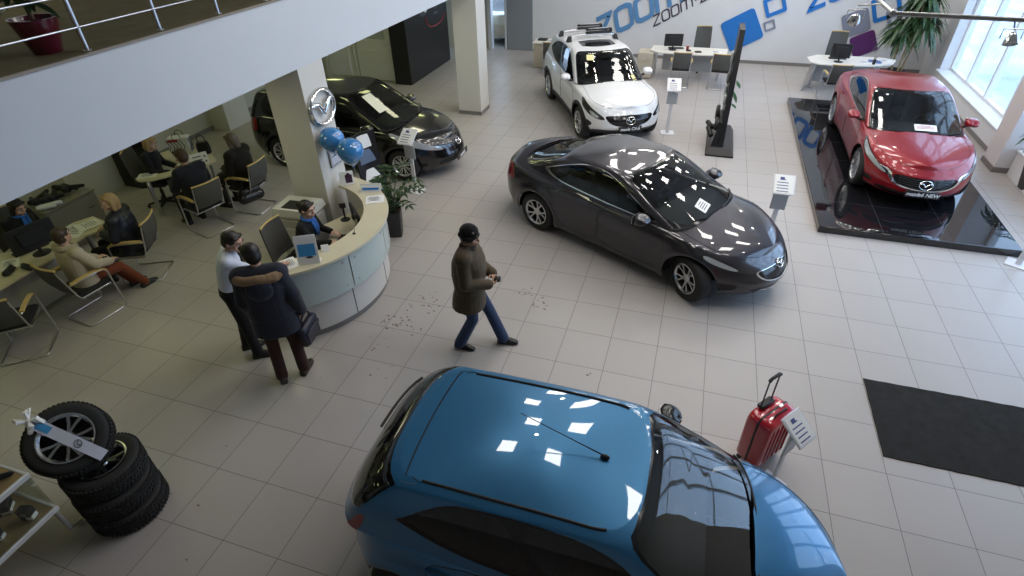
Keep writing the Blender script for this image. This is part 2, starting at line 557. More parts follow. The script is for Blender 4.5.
def make_car(name, label, loc, yaw, S, body_mat, category='car', group=None, steer=0.0):
    root = thing(name, label, category, loc, yaw, group)
    W, xN, xT, xF, xR, wr = S['W'], S['xN'], S['xT'], S['xF'], S['xR'], S['wr']
    sh, hc, plan = pchip(S['sh']), pchip(S['hc']), pchip(S['plan'])
    zs = pchip(S.get('zs', [(xT,.30),(xR-.5,.22),(xR+.4,.19),(xF-.4,.19),(xF+.5,.20),(xN,.22)]))
    nose, tail = pchip(S['nose']), pchip(S['tail'])
    kw = pchip(S.get('kw', [(0,.93),(.12,.965),(.3,.985),(.55,1.0),(.78,.99),(.92,.965),(1.0,.93)]))
    lf, lr, nf, nr = S.get('lf',.75), S.get('lr',.55), S.get('nf',2.6), S.get('nr',2.8)
    arch = wr + S.get('archgap',.055)
    def lower(u, s):
        sd = np.clip(s,0,1); r = np.clip(s-1,0,1)
        th = np.clip(u/.25,0,1)*PI/2; th2 = np.clip((1-u)/.25,0,1)*PI/2
        xf = xN + nose(sd); xr = xT + tail(sd)
        cx, cy = capxy(th, nf); ex, ey = capxy(th2, nr)
        t = np.clip((u-.25)/.5,0,1)
        x = np.where(u < .25, xf-lf+lf*cx, np.where(u > .75, xr+lr-lr*ex, (xf-lf)*(1-t)+(xr+lr)*t))
        yk = np.where(u < .25, cy, np.where(u > .75, ey, 1.0))
        w = W*plan(x)*kw(sd)
        z = zs(x) + (sh(x)-zs(x))*sd
        bump = 0
        for ax in (xF, xR):
            d = np.sqrt((x-ax)**2+(z-wr)**2)
            bump = bump + .022*np.exp(-((d-arch-.03)/.07)**2)
        side = (sd < 1)
        # waist crease
        bump = bump - S.get('scallop',.012)*np.exp(-((sd-.38)/.16)**2)*np.exp(-((x-(xF+xR)/2)/.85)**4)
        y = (w + bump*np.where((u > .2)&(u < .8),1,np.exp(-((np.minimum(np.abs(u-.2),np.abs(u-.8)))/.03)**2)))*yk
        cr = hc(x)-sh(x)
        q = 1-(1-r)**S.get('hpow',2.4)
        z = z + cr*q
        y = y*(1-r)
        return np.stack(np.broadcast_arrays(x,y,z),-1)
    P = Skin(lower)
    g = S['g']
    gw = pchip(g['w']); re = pchip(g['roof']); zb = pchip(g['base'])
    glf, glr, gnf, gnr = g.get('lf',.32), g.get('lr',.25), g.get('nf',3.0), g.get('nr',3.2)
    vf = pchip(g['vf']); vr = pchip(g['vr'])            # x of front / rear against v
    tw = pchip(g.get('tw', [(0,1.0),(.5,.92),(.8,.855),(.93,.81),(1.0,.745)]))
    hv = pchip(g.get('hv', [(0,0),(.5,.56),(.8,.86),(.93,.965),(1,1)]))
    gm_, gh_ = (g['vf'][-1][1]+g['vr'][-1][1])/2, (g['vf'][-1][1]-g['vr'][-1][1])/2
    def upper(u, v):
        sd = np.clip(v,0,1); r = np.clip(v-1,0,1)
        th = np.clip(u/.25,0,1)*PI/2; th2 = np.clip((1-u)/.25,0,1)*PI/2
        xf = vf(sd); xr = vr(sd)
        cx, cy = capxy(th, gnf); ex, ey = capxy(th2, gnr)
        t = np.clip((u-.25)/.5,0,1)
        lf_ = np.minimum(glf, (xf-xr)*.4); lr_ = np.minimum(glr, (xf-xr)*.4)
        x = np.where(u < .25, xf-lf_+lf_*cx, np.where(u > .75, xr+lr_-lr_*ex, (xf-lf_)*(1-t)+(xr+lr_)*t))
        yk = np.where(u < .25, cy, np.where(u > .75, ey, 1.0))
        y = gw(x)*tw(sd)*yk
        z = zb(x) + (re(x)-zb(x))*hv(sd)
        c = g.get('crown',.06)*(.5+.5*np.cos(PI*np.clip((x-gm_)/gh_,-1,1)))
        z = z + c*(1-(1-r)**2)
        y = y*(1-r)
        return np.stack(np.broadcast_arrays(x,y,z),-1)
    G = Skin(upper)
    # ---- lower skin regions
    reg = []
    hole = [tuple(G(u,.0)[:2]) for u in np.linspace(0,1,41)]
    hole = [(x-.03*np.sign(x-gm_)*(abs(y) < .3), max(y-.02,0)) for x,y in hole]
    dom = P.inv(hole, [0,1], (0,1), (1,2))
    dom[0] = (dom[0][0],2.0); dom[-1] = (dom[-1][0],2.0)
    reg.append(('hole', dom))
    def wheelarch(ax):
        pts = [(ax+arch*math.cos(a), wr+arch*math.sin(a)) for a in np.linspace(-.6,PI+.6,44)]
        pts = [p for p in pts if p[1] > float(zs(p[0]))+.004]
        d = P.inv(pts,[0,2],(.10,.86),(0,1))
        return [(d[0][0],0)]+d+[(d[-1][0],0)]
    wa = [wheelarch(xF), wheelarch(xR)]
    if S.get('cladding'):
        cw = S['cladding']
        reg.append(('cladding', [(.17,0),(.17,.12),(.3,.17),(.7,.17),(.83,.14),(.83,0)]))
        for ax in (xF, xR):
            pts = [(ax+(arch+cw)*math.cos(a), wr+(arch+cw)*math.sin(a)) for a in np.linspace(-.6,PI+.6,44)]
            pts = [p for p in pts if p[1] > float(zs(p[0]))+.004]
            d = P.inv(pts,[0,2],(.10,.86),(0,1))
            reg.append(('cladding', [(d[0][0],0)]+d+[(d[-1][0],0)]))
    post = [('hole', wa[0]), ('hole', wa[1])]
    doors = S['doors']
    for i, dp in enumerate(doors):
        d = P.inv(dp,[0,2],(.2,.8),(0,.995))
        (reg.insert(1, (f'door{i}', smooth_poly(d,1))) if S.get('cladding') else reg.append((f'door{i}', smooth_poly(d,1))))
    for key, poly in S['feat']:
        reg.append((key, smooth_poly(poly,2)))
    V, R = skin_regions(P, reg+post, 97, 41, (5.4,.75))
    R.pop('hole', None)
    look = {'headlight': CM['lampglass'], 'headlight_inner': CM['lampdark'], 'tail_light': CM['red'], 'grille': CM['black'], 'intake': CM['plastic'],
            'fog_lamp': CM['plastic'], 'cladding': CM['plastic'], 'chrome_trim': CM['chrome'], 'bumper_reflector': CM['red'], 'hatch_glass': CM['tint']}
    off = {'headlight': .003, 'tail_light': .004, 'grille': -.012, 'intake': -.02, 'fog_lamp': -.012, 'chrome_trim': .006, 'cladding': .004, 'headlight_inner': .004}
    both = ('grille','intake','chrome_trim','cladding','hatch_glass')
    body = link('body', patch('body', P, V, R.pop('body')), body_mat, root)
    door_objs = {}
    for key, T in R.items():
        base = key.rstrip('0123456789')
        if base == 'door':
            for sd in ('left','right'):
                door_objs[(key,sd)] = link('door', patch('door', P, V, T, 0, sd), body_mat, root)
        elif base in both:
            link(base, patch(base, P, V, T, off.get(base,0)), look[base], root)
        else:
            for sd in ('left','right'):
                link(base, patch(base, P, V, T, off.get(base,0), sd), look[base], root)
    # ---- greenhouse
    reg = []
    for key, poly in g['feat']: reg.append((key, smooth_poly(poly,2)))
    if 'feat_fn' in g: reg += g['feat_fn'](G)
    V2, R2 = skin_regions(G, reg, 81, 41, (4.6,.75))
    glook = {'tail_light': CM['red'], 'windscreen': CM['glass'], 'rear_window': CM['tint'], 'side_window': g.get('side_glass',CM['tint']), 'window_surround': CM['black'], 'window_chrome': CM['chrome'], 'sunroof': CM['black'], 'spoiler': body_mat,
             'windscreen_border': CM['black']}
    goff = {'tail_light': .004, 'windscreen': -.003, 'rear_window': -.003, 'side_window': -.004, 'window_surround': -.001, 'window_chrome': .002, 'sunroof': .002, 'spoiler': .004,'windscreen_border': -.002}
    link('cabin_shell', patch('cabin_shell', G, V2, R2.pop('body')), body_mat, root)
    for key, T in R2.items():
        base = key.rstrip('0123456789')
        if base in ('windscreen','rear_window','sunroof','spoiler','windscreen_border'):
            link(base, patch(base, G, V2, T, goff[base]), glook[base], root)
        else:
            for sd in ('left','right'):
                link(base, patch(base, G, V2, T, goff[base], sd), glook[base], root)
    # ---- seams
    gaps = []
    def seamline(skin, dom, r=.0035, both=True, closed=False):
        dom = densify(dom, .04, np.array((5.,.75)), closed)
        u = np.array([p[0] for p in dom]); s = np.array([p[1] for p in dom])
        Q = skin(u,s)
        s1 = MB(); s1.tube([tuple(q) for q in Q], r, 5, True, closed); build('panel_gap', s1, CM['dark'], root)
        if both: s1 = MB(); s1.tube([(q[0],-q[1],q[2]) for q in Q], r, 5, True, closed); build('panel_gap', s1, CM['dark'], root)
    for dp in doors:
        d = smooth_poly(P.inv(dp,[0,2],(.2,.8),(0,.995)),1)
        seamline(P, d, closed=True)
    for kind, poly in S.get('seams',[]):
        seamline(P if kind == 'P' else G, poly)
    # ---- wheels
    t, m, dsk = wheel_meshes(wr, S.get('tw',.205), S.get('spokes',5), S.get('twin',True), S.get('rim',.68))
    tme, mme, dme = t.mesh('tyre',35), m.mesh('rim',30), dsk.mesh('brake_disc',30)
    yw = W*float(plan(xF))-S.get('tw',.205)/2+S.get('wout',-.015)
    for ax in (xF,xR):
        for sg in (1,-1):
            o = link('tyre', tme, CM['rubber'], root, (ax, sg*yw, wr))
            o.rotation_euler = (0, random.uniform(0,1.2), (0 if sg > 0 else PI) + (steer if ax == xF else 0))
            link('rim', mme, S.get('rimmat',CM['alloy']), o); link('brake_disc', dme, CM['dark'], o)
    # ---- underbody, arch liners
    ub = MB()
    us = np.linspace(0,1,60); Q = P(us, np.zeros(60)+.02)
    Q = [(q[0],q[1]*.96,.30) for q in Q]
    poly = [(q[0],q[1]) for q in Q if q[1] > .02]
    poly = [(x,y) for x,y in poly if not (abs(x-xF) < arch+.03 or abs(x-xR) < arch+.03)]
    poly2 = poly + [(x,-y) for x,y in poly[::-1]]
    ub.box(((xN+xT)/2,0,.27),(xN-xT-.6, W*1.0, .06))
    ub.box(((xF+xR)/2,0,.25),(xF-xR-2*arch-.06, W*1.82, .06))
    for ax in (xF,xR):
        for sg in (1,-1):
            uq = np.linspace(0,1,200); bq = P(uq, np.full(200,.35))
            ylim = lambda x: float(np.interp(-x, -bq[:,0], bq[:,1]))-.02
            an = np.linspace(-.12,PI+.12,22)
            pts = [(ax+(arch+.012)*math.cos(a), wr+(arch+.012)*math.sin(a)) for a in an]
            ub.loft([[(x, sg*W*.38, z) for x,z in pts], [(x, sg*max(min(W*.945,ylim(x)),W*.4), z) for x,z in pts]], closed=False, cap=False)
            ub.box((ax, sg*W*.38, wr+.05),(2*arch, .02, .5))
    build('underbody', ub, CM['dark'], root)
    # ---- cabin interior
    zf = .42; wb0 = S['cab']  # (x of dashboard front, x of cabin rear)
    cb = MB(); xd, xe = wb0
    zbelt = float(zb((xd+xe)/2))
    cb.box(((xd+xe)/2,0,zf-.05),(xd-xe, W*1.6,.06))
    for sg in (1,-1): cb.box(((xd+xe)/2, sg*W*.84,(zf+zbelt)/2-.03),(xd-xe,.03,zbelt-zf))
    if S.get('shelf'): cb.box((S['shelf'],0,zbelt-.04),(.7,W*1.5,.05),.02)
    build('cabin_floor', cb, CM['dark'], root)
    db = MB()
    prof = [(xd-.05,zbelt-.10),(xd-.30,zbelt+.0),(xd-.55,zbelt+.01),(xd-.66,zbelt-.06),(xd-.62,zf+.15),(xd-.1,zf)]
    if not S.get('simple'):
        db.loft([[(x,-W*.80,z) for x,z in prof],[(x,W*.80,z) for x,z in prof]])
        build('dashboard', db, CM['plastic'], root, smooth=30)
        st = MB(); 
        M0 = Matrix.Translation((xd-.86, W*.40, zbelt-.03)) @ Matrix.Rotation(-1.13,4,'Y')
        st.M = M0
        st.tube([(.18*math.cos(2*PI*i/24),.18*math.sin(2*PI*i/24),0) for i in range(24)], .015, 6, closed=True)
        st.tube([(-.17,0,0),(0,0,-.03),(.17,0,0)], .018, 6); st.tube([(0,.17,0),(0,0,-.03),(0,-.17,0)], .018, 6); st.ball((0,0,-.02),(.06,.06,.03))
        build('steering_wheel', st, CM['plastic'], root)
        for k,(sx, ys) in enumerate(((xd-1.25,(1,-1)),(xd-2.12,(1,-1)))):
            if sx < xe+.15: continue
            for sg in ys:
                b = MB()
                hw = .25
                b.box((sx+.05, sg*W*.42, zf+.17),(.5,2*hw,.16),.06)
                rk = k and S.get('low_rear')
                b.box((sx-.24, sg*W*.42, zf+(.36 if rk else .46)),(.13,2*hw-.03,.40 if rk else .56),.05, ry=-.3)
                if not rk: b.box((sx-.36, sg*W*.42, zf+.80),(.09,.25,.17),.035, ry=-.2)
                build('seat', b, CM['seat'], root, smooth=60)
    # ---- mirrors
    if 'mirror' in S:
        mx, my, mz = S['mirror']
        mb = MB()
        ringm = []
        for (dx,sc) in ((-.075,.93),(-.07,1.0),(-.02,1.0),(.03,.86),(.065,.55),(.08,.12)):
            ringm.append([(dx + .04*abs(math.cos(a)), .115*sc*math.copysign(abs(math.cos(a))**.75,math.cos(a)), .075*sc*math.copysign(abs(math.sin(a))**.75,math.sin(a))) for a in np.linspace(0,2*PI,20,endpoint=False)])
        mb.loft(ringm)
        mme2 = mb.mesh('side_mirror',60)
        gl = MB(); gl.box((-.085,0,0),(.006,.19,.12),.002)
        arm = MB(); arm.tube([(.01,-.19,-.09),(.01,-.12,-.075),(.0,-.06,-.05)],[.03,.026,.024],8)
        for sg in (1,-1):
            o = link('side_mirror', mme2, S.get('mirmat',body_mat), root, (mx, sg*my, mz)); o.rotation_euler = (0,0,0)
            o.scale = (1,sg,1)
            build('mirror_glass', gl, CM['chrome'], o); build('mirror_arm', arm, CM['plastic'], o)
    # ---- door handles
    for (di, x, z) in S.get('handles',[]):
        q = P.inv([(x,z)],[0,2],(.2,.8),(0,1))[0]
        p = P(*q); n = P.normal(*q)
        for sd, sg in (('left',1),('right',-1)):
            h = MB()
            h.tube([(p[0]-.09,sg*(p[1]+.005),p[2]),(p[0]-.06,sg*(p[1]+.022),p[2]+.002),(p[0]+.06,sg*(p[1]+.022),p[2]+.002),(p[0]+.09,sg*(p[1]+.005),p[2])],[.008,.013,.013,.008],8)
            build('door_handle', h, S.get('handlemat',body_mat), door_objs.get((f'door{di}',sd), root))
    # ---- wipers
    if S.get('wipers',True):
        for k,(u0,v0,u1,v1,sg) in enumerate(((.03,.02,.155,.07,1),(.05,.02,.09,.08,-1)) ):
            uu = np.linspace(u0,u1,8); vv = np.linspace(v0,v1,8)
            Q = G(uu,vv)+G.normal(uu,vv)*.02
            wmb = MB(); wmb.tube([(q[0],sg*q[1],q[2]) for q in Q],.009,5)
            build('wiper', wmb, CM['plastic'], root)
    # ---- emblem and plate
    if 'emblem' in S:
        u,s,w,h = S['emblem']
        p = P(u,s); n = P.normal(u,s); n[1] = 0
        o = build('emblem', emblem_mb(w,h,.011), CM['chrome'], root, smooth=60)
        o.matrix_local = orient(p+n*.012, n)
    if 'plate' in S:
        s, txt = S['plate']
        p = P(0,s)
        pl = MB(); pl.box((0,0,0),(.53,.115,.012),.004)
        o = build('number_plate', pl, CM['plate'], root)
        o.matrix_local = orient(p+np.array([.012,0,0]), (1,0,.05))
        tm = text_mesh(txt, .088, .003, bold=.0015, shear=.2)
        to = link('plate_lettering', tm, CM['white'], o, (0,-.004,.008))
    if 'extra' in S: S['extra'](root, P, G, body_mat)
    return root, P, G
def ux(skin, x, v, n=200):
    us = np.linspace(.25,.75,n); X = skin(us, np.full(n,v))[:,0]
    return float(np.interp(-x, -X, us))

# small blue five-door hatchback
def spec_hatch():
    S = dict(W=.8475, xN=1.98, xT=-1.84, xF=1.245, xR=-1.245, wr=.30, tw=.195, spokes=6, rim=.70)
    S['sh'] = [(-1.86,.98),(-1.5,1.00),(-.6,.945),(.3,.885),(.9,.86),(1.4,.80),(1.8,.72),(2.02,.64)]
    S['hc'] = [(-1.86,1.0),(-1.2,1.02),(.3,1.0),(.82,1.0),(1.2,.955),(1.6,.865),(1.88,.765),(2.02,.66)]
    S['plan'] = [(-1.86,.90),(-1.4,.97),(-.9,.995),(0,1.0),(.9,.99),(1.5,.965),(2.02,.90)]
    S['nose'] = [(0,-.07),(.2,0),(.45,.0),(.7,-.05),(1,-.12)]
    S['tail'] = [(0,.07),(.25,0),(.5,0),(.8,.06),(1,.12)]
    S['lf'], S['lr'], S['nf'], S['nr'] = .85,.5,2.3,2.7
    S['g'] = g = dict(lf=.34, lr=.30, nf=2.9, nr=2.9, crown=.045)
    g['w'] = [(-1.8,.76),(-1.3,.785),(-.5,.795),(.4,.79),(1.25,.77)]
    g['roof'] = [(-1.8,1.395),(-1.4,1.418),(-1.0,1.432),(-.3,1.44),(.3,1.42),(.7,1.37)]
    g['base'] = [(-1.8,.985),(-1.3,.96),(-.3,.915),(.5,.885),(1.3,.91)]
    g['vf'] = [(0,1.24),(.5,.86),(.9,.52),(1,.40)]
    g['vr'] = [(0,-1.80),(.5,-1.66),(.88,-1.48),(1,-1.36)]
    g['tw'] = [(0,1.0),(.5,.91),(.82,.81),(.94,.765),(1.0,.70)]
    g['feat'] = [('windscreen_border',[(0,.0),(.172,.0),(.172,.5),(.172,.985),(0,.99)]),
        ('windscreen',[(0,.05),(.162,.05),(.162,.5),(.162,.965),(0,.978)]),
        ('tail_light',[(.772,.0,1),(.768,.18),(.780,.33),(.805,.30),(.822,.0,1)]),
        ('rear_window',[(1,.24),(.83,.26),(.805,.5),(.795,.86),(.81,.95),(1,.95)]),
        ('window_surround',[(.236,.10,1),(.240,.50),(.255,.86),(.40,.92),(.55,.91),(.64,.86),(.71,.44,1),(.62,.22),(.52,.12)]),
        ('side_window0',[(.250,.13,1),(.254,.45),(.270,.82),(.40,.87),(.462,.87),(.445,.14)]),
        ('side_window1',[(.462,.14),(.478,.87),(.55,.86),(.628,.81),(.692,.45,1),(.61,.25),(.52,.15)])]
    def feat_fn(G):
        ln = G.inv([(-1.24+.03*(y/.5)**2, y) for y in np.linspace(.0,.56,9)],[0,1],(.5,1),(1,2))
        ln[0] = (1 if ln[0][0] > .99 else ln[0][0], 2)
        S['gapline'] = ln
        return [('spoiler', ln+[(ln[-1][0],1.0),(.765,.985),(.80,.965),(1,.965),(1,2)])]
    g['feat_fn'] = feat_fn
    S['doors'] = [[(.80,.24),(.86,.55),(.80,.86),(.3,.885),(-.13,.90),(-.16,.6),(-.14,.24)],
                  [(-.17,.24),(-.19,.6),(-.16,.90),(-.9,.925),(-1.02,.8),(-.86,.5),(-.70,.24)]]
    S['handles'] = [(0,-.02,.80),(1,-.90,.83)]
    S['feat'] = [('headlight',[(.115,.78),(.175,.93),(.235,1.05),(.262,1.02),(.24,.85),(.17,.68)]),
        ('grille',[(0,.62),(.10,.60),(.10,.52),(0,.52)]),
        ('intake',[(0,.36),(.12,.34),(.13,.12),(0,.10)]),
        ('fog_lamp',[(.16,.34),(.20,.36),(.20,.18),(.165,.18)])]
    S['seams'] = [('P',[(.04,1.02),(.2,1.05),(.262,1.10),(.32,1.12)]), ('G',[(.80,1.04),(.76,1.0),(.76,1.0)]), ]
    S['cab'] = (.95,-1.3)
    S['mirror'] = (.52,.93,.985); S['mirmat'] = CM['black']
    S['emblem'] = (0,.72,.13,.10)
    def extra(root, P, G, bm):
        # roof mouldings
        rm = MB()
        us = np.linspace(.185,.757,40)
        Q = G(us, np.full(40,1.03))
        for sg in (1,-1):
            rm = MB(); rm.tube([(q[0],sg*q[1],q[2]+.002) for q in Q], .011, 6); build('roof_moulding', rm, CM['plastic'], root)
        ln = S['gapline']; Q = [G(*q) for q in ln]
        gp = MB(); gp.tube([(q[0],q[1],q[2]+.002) for q in Q[::-1]]+[(q[0],-q[1],q[2]+.002) for q in Q[1:]], .006, 5)
        build('spoiler_gap', gp, CM['dark'], root)
        # whip aerial at the front of the roof
        a = MB(); p = G(.02,1.9); p = np.array([.10,0,float(G(.3,2.0)[2])-.012])
        a.ball((p[0],0,p[2]+.01),(.035,.02,.022))
        a.tube([(p[0],0,p[2]+.02),(p[0]-.2,0,p[2]+.10),(p[0]-.62,.0,p[2]+.27)],[.006,.004,.003],6)
        build('aerial', a, CM['plastic'], root)
        # rear wiper
        w = MB(); uu = np.linspace(.99,.86,8); vv = np.linspace(.2,.28,8)
        Q = G(uu,vv)+G.normal(uu,vv)*.02
        w.tube([tuple(q) for q in Q],.012,6)
        build('rear_wiper', w, CM['plastic'], root)
    S['extra'] = extra
    return S

# mid-size grey saloon
def spec_sedan():
    S = dict(W=.8975, xN=2.22, xT=-2.36, xF=1.35, xR=-1.35, wr=.325, tw=.21, spokes=5, rim=.66)
    S['sh'] = [(-2.36,.93),(-2.0,.985),(-1.2,.97),(0,.925),(.8,.90),(1.3,.86),(1.8,.76),(2.22,.64)]
    S['hc'] = [(-2.36,1.00),(-2.1,1.06),(-1.6,1.06),(0,1.0),(.95,1.0),(1.3,.945),(1.7,.87),(2.0,.79),(2.22,.66)]
    S['plan'] = [(-2.36,.88),(-1.9,.955),(-1.2,1.0),(0,.985),(1.2,1.0),(1.8,.955),(2.22,.88)]
    S['nose'] = [(0,-.12),(.15,-.02),(.4,.0),(.65,-.04),(.85,-.10),(1,-.20)]
    S['tail'] = [(0,.10),(.3,0),(.6,.0),(.85,.04),(1,.07)]
    S['lf'], S['lr'], S['nf'], S['nr'] = .85,.6,2.2,2.6
    S['g'] = g = dict(lf=.40, lr=.36, nf=2.8, nr=2.6, crown=.05, side_glass=CM['tint'])
    g['w'] = [(-2.0,.60),(-1.5,.74),(-.8,.81),(0,.825),(.6,.82),(1.2,.80)]
    g['roof'] = [(-1.9,1.22),(-1.3,1.33),(-.7,1.395),(-.2,1.41),(.3,1.39),(.7,1.34)]
    g['base'] = [(-2.05,1.03),(-1.5,.985),(-.6,.95),(.3,.92),(1.25,.965)]
    g['vf'] = [(0,1.20),(.5,.73),(.9,.30),(1,.16)]
    g['vr'] = [(0,-1.98),(.5,-1.55),(.9,-1.12),(1,-.98)]
    g['feat'] = [('windscreen_border',[(0,.0),(.180,.0),(.178,.5),(.176,.985),(0,.985)]),
        ('windscreen',[(0,.045),(.168,.045),(.167,.5),(.165,.955),(0,.965)]),
        ('rear_window',[(1,.10),(.82,.10),(.81,.5),(.82,.90),(1,.93)]),
        ('window_chrome',[(.242,.045,1),(.250,.40),(.275,.78),(.345,.90),(.50,.92),(.62,.86),(.70,.66),(.735,.40),(.735,.30),(.66,.12),(.58,.05)]),
        ('window_surround',[(.248,.07,1),(.256,.40),(.28,.76),(.35,.87),(.50,.89),(.615,.83),(.69,.64),(.72,.41),(.715,.33),(.65,.15),(.575,.08)]),
        ('side_window0',[(.262,.10,1),(.268,.36),(.29,.72),(.355,.83),(.478,.85),(.458,.10)]),
        ('side_window1',[(.478,.10),(.50,.845),(.605,.79),(.665,.62),(.683,.45),(.66,.24),(.60,.10)])]
    S['doors'] = [[(.88,.27),(.95,.55),(.90,.80),(.86,.885),(.3,.91),(-.13,.93),(-.16,.6),(-.14,.27)],
                  [(-.17,.27),(-.19,.6),(-.16,.93),(-1.02,.955),(-1.12,.85),(-.95,.5),(-.80,.27)]]
    S['handles'] = [(0,-.02,.83),(1,-.98,.87)]
    S['feat'] = [
        ('headlight_inner',[(.085,.80),(.15,.90),(.215,1.01),(.245,1.02),(.225,.86),(.17,.75),(.10,.72)]),
        ('headlight',[(.13,.80),(.16,.88),(.20,.93),(.21,.86),(.17,.78),(.14,.76)]),
        ('chrome_trim',[(0,.85),(.080,.81),(.097,.72),(.065,.48),(0,.44)]),
        ('grille',[(0,.84),(.078,.80),(.09,.72),(.06,.50),(0,.46)]),
        ('intake',[(0,.34),(.10,.34),(.12,.14),(0,.10)]),
        ('fog_lamp',[(.135,.42),(.185,.46),(.195,.22),(.15,.20)]),
        ('tail_light',[(.775,.72),(.79,.92),(.82,1.02),(.87,.95),(.91,.84),(.87,.72),(.81,.66)])]
    S['seams'] = [('P',[(.06,1.03),(.16,1.05),(.235,1.12),(.30,1.16),(.36,1.16)])]
    S['cab'] = (1.1,-1.2); S['shelf'] = -1.5; S['low_rear'] = True
    S['mirror'] = (.62,.99,1.02)
    S['emblem'] = (0,.80,.15,.115)
    def extra(root, P, G, bm):
        pr = MB(); pr.box((0,0,0),(.24,.17,.002)); 
        o = build('price_sheet', pr, mat('paper', (.8,.8,.78), .8), root)
        uq = G.inv([(.10,float(G(0,.20)[2]))],[1,2],(0,.22),(0,1))[0]; q = G(*uq); n = G.normal(*uq); n[1] *= -1
        o.matrix_local = orient((q[0]+n[0]*.005,-q[1]+n[1]*.005,q[2]+n[2]*.005),n) @ Matrix.Rotation(.25,4,'Z')
        tr = MB()
        for k in range(4): tr.box((0,.05-.032*k,.003),(.16 if k else .1,.012,.001))
        build('price_lettering', tr, mat('print grey', (.12,.12,.16), .8), o)
    S['extra'] = extra
    return S

def stretch(S, k):
    """the same saloon body drawn out along its length"""
    for key in ('sh','hc','plan'): S[key] = [(x*k,y) for x,y in S[key]]
    for key in ('xN','xT','xF','xR'): S[key] *= k
    g = S['g']
    for key in ('w','roof','base'): g[key] = [(x*k,y) for x,y in g[key]]
    for key in ('vf','vr'): g[key] = [(v,x*k) for v,x in g[key]]
    S['doors'] = [[(x*k,z) for x,z in d] for d in S['doors']]
    S['handles'] = [(i,x*k,z) for i,x,z in S['handles']]
    S['cab'] = tuple(x*k for x in S['cab']); S['shelf'] *= k
    m = S['mirror']; S['mirror'] = (m[0]*k,m[1],m[2])
    S['lf'] *= k; S['lr'] *= k
    return S

def spec_large():
    S = stretch(spec_sedan(), 1.10)
    S['wr'] = .345; S['spokes'] = 8; S['twin'] = True; S['rim'] = .72
    S['W'] = .90
    S['hc'] = [(-2.6,1.00),(-2.3,1.06),(-1.76,1.06),(0,1.0),(1.05,1.01),(1.43,.97),(1.87,.91),(2.2,.84),(2.44,.70)]
    S['sh'] = [(-2.6,.93),(-2.2,.985),(-1.32,.98),(0,.935),(.88,.915),(1.43,.90),(1.98,.80),(2.44,.68)]
    S['nose'] = [(0,-.14),(.15,-.02),(.4,.0),(.65,-.02),(.85,-.06),(1,-.16)]
    S['feat'] = [
        ('headlight_inner',[(.10,.74),(.16,.86),(.215,.98),(.25,1.02),(.235,.86),(.18,.72),(.115,.64)]),
        ('headlight',[(.115,.72),(.16,.84),(.21,.95),(.235,.97),(.222,.84),(.175,.73),(.125,.66)]),
        ('chrome_trim',[(.150,.80),(.11,.79),(.115,.66),(.085,.45),(0,.40),(0,.44),(.075,.49),(.10,.66),(.10,.80),(.12,.83)]),
        ('grille',[(0,.83),(.09,.81),(.10,.66),(.075,.49),(0,.44)]),
        ('intake',[(0,.26),(.13,.27),(.15,.14),(0,.06)]),
        ('fog_lamp',[(.15,.34),(.19,.36),(.195,.24),(.16,.20)]),
        ('tail_light',[(.775,.72),(.79,.92),(.82,1.02),(.87,.95),(.91,.84),(.87,.72),(.81,.66)])]
    S['emblem'] = (0,.64,.20,.15); S['plate'] = (.30,'mazda6 NEW')
    def extra(root, P, G, bm):
        pr = MB(); pr.box((0,0,0),(.36,.16,.002))
        o = build('price_sheet', pr, mat('paper',(.8,.8,.78),.8), root)
        uq = G.inv([(.12,float(G(0,.17)[2]))],[1,2],(0,.22),(0,1))[0]; q = G(*uq); n = G.normal(*uq)
        o.matrix_local = orient((q[0]+n[0]*.005,q[1]+n[1]*.005,q[2]+n[2]*.005),n)
        tr = MB()
        for k in range(3): tr.box((0,.045-.032*k,.003),(.28 if k else .16,.012,.001))
        build('price_lettering', tr, mat('print red',(.4,.08,.1),.8), o)
        gr = MB()
        for s in (.5,.57,.64,.71,.77):
            uu = np.linspace(0,.08,8); Q = P(uu,np.full(8,s))
            for sg in (1,-1): gr.tube([(q[0]-.002,sg*q[1],q[2]) for q in Q],.006,5)
        build('grille_slats', gr, CM['plastic'], root)
    S['extra'] = extra
    return S

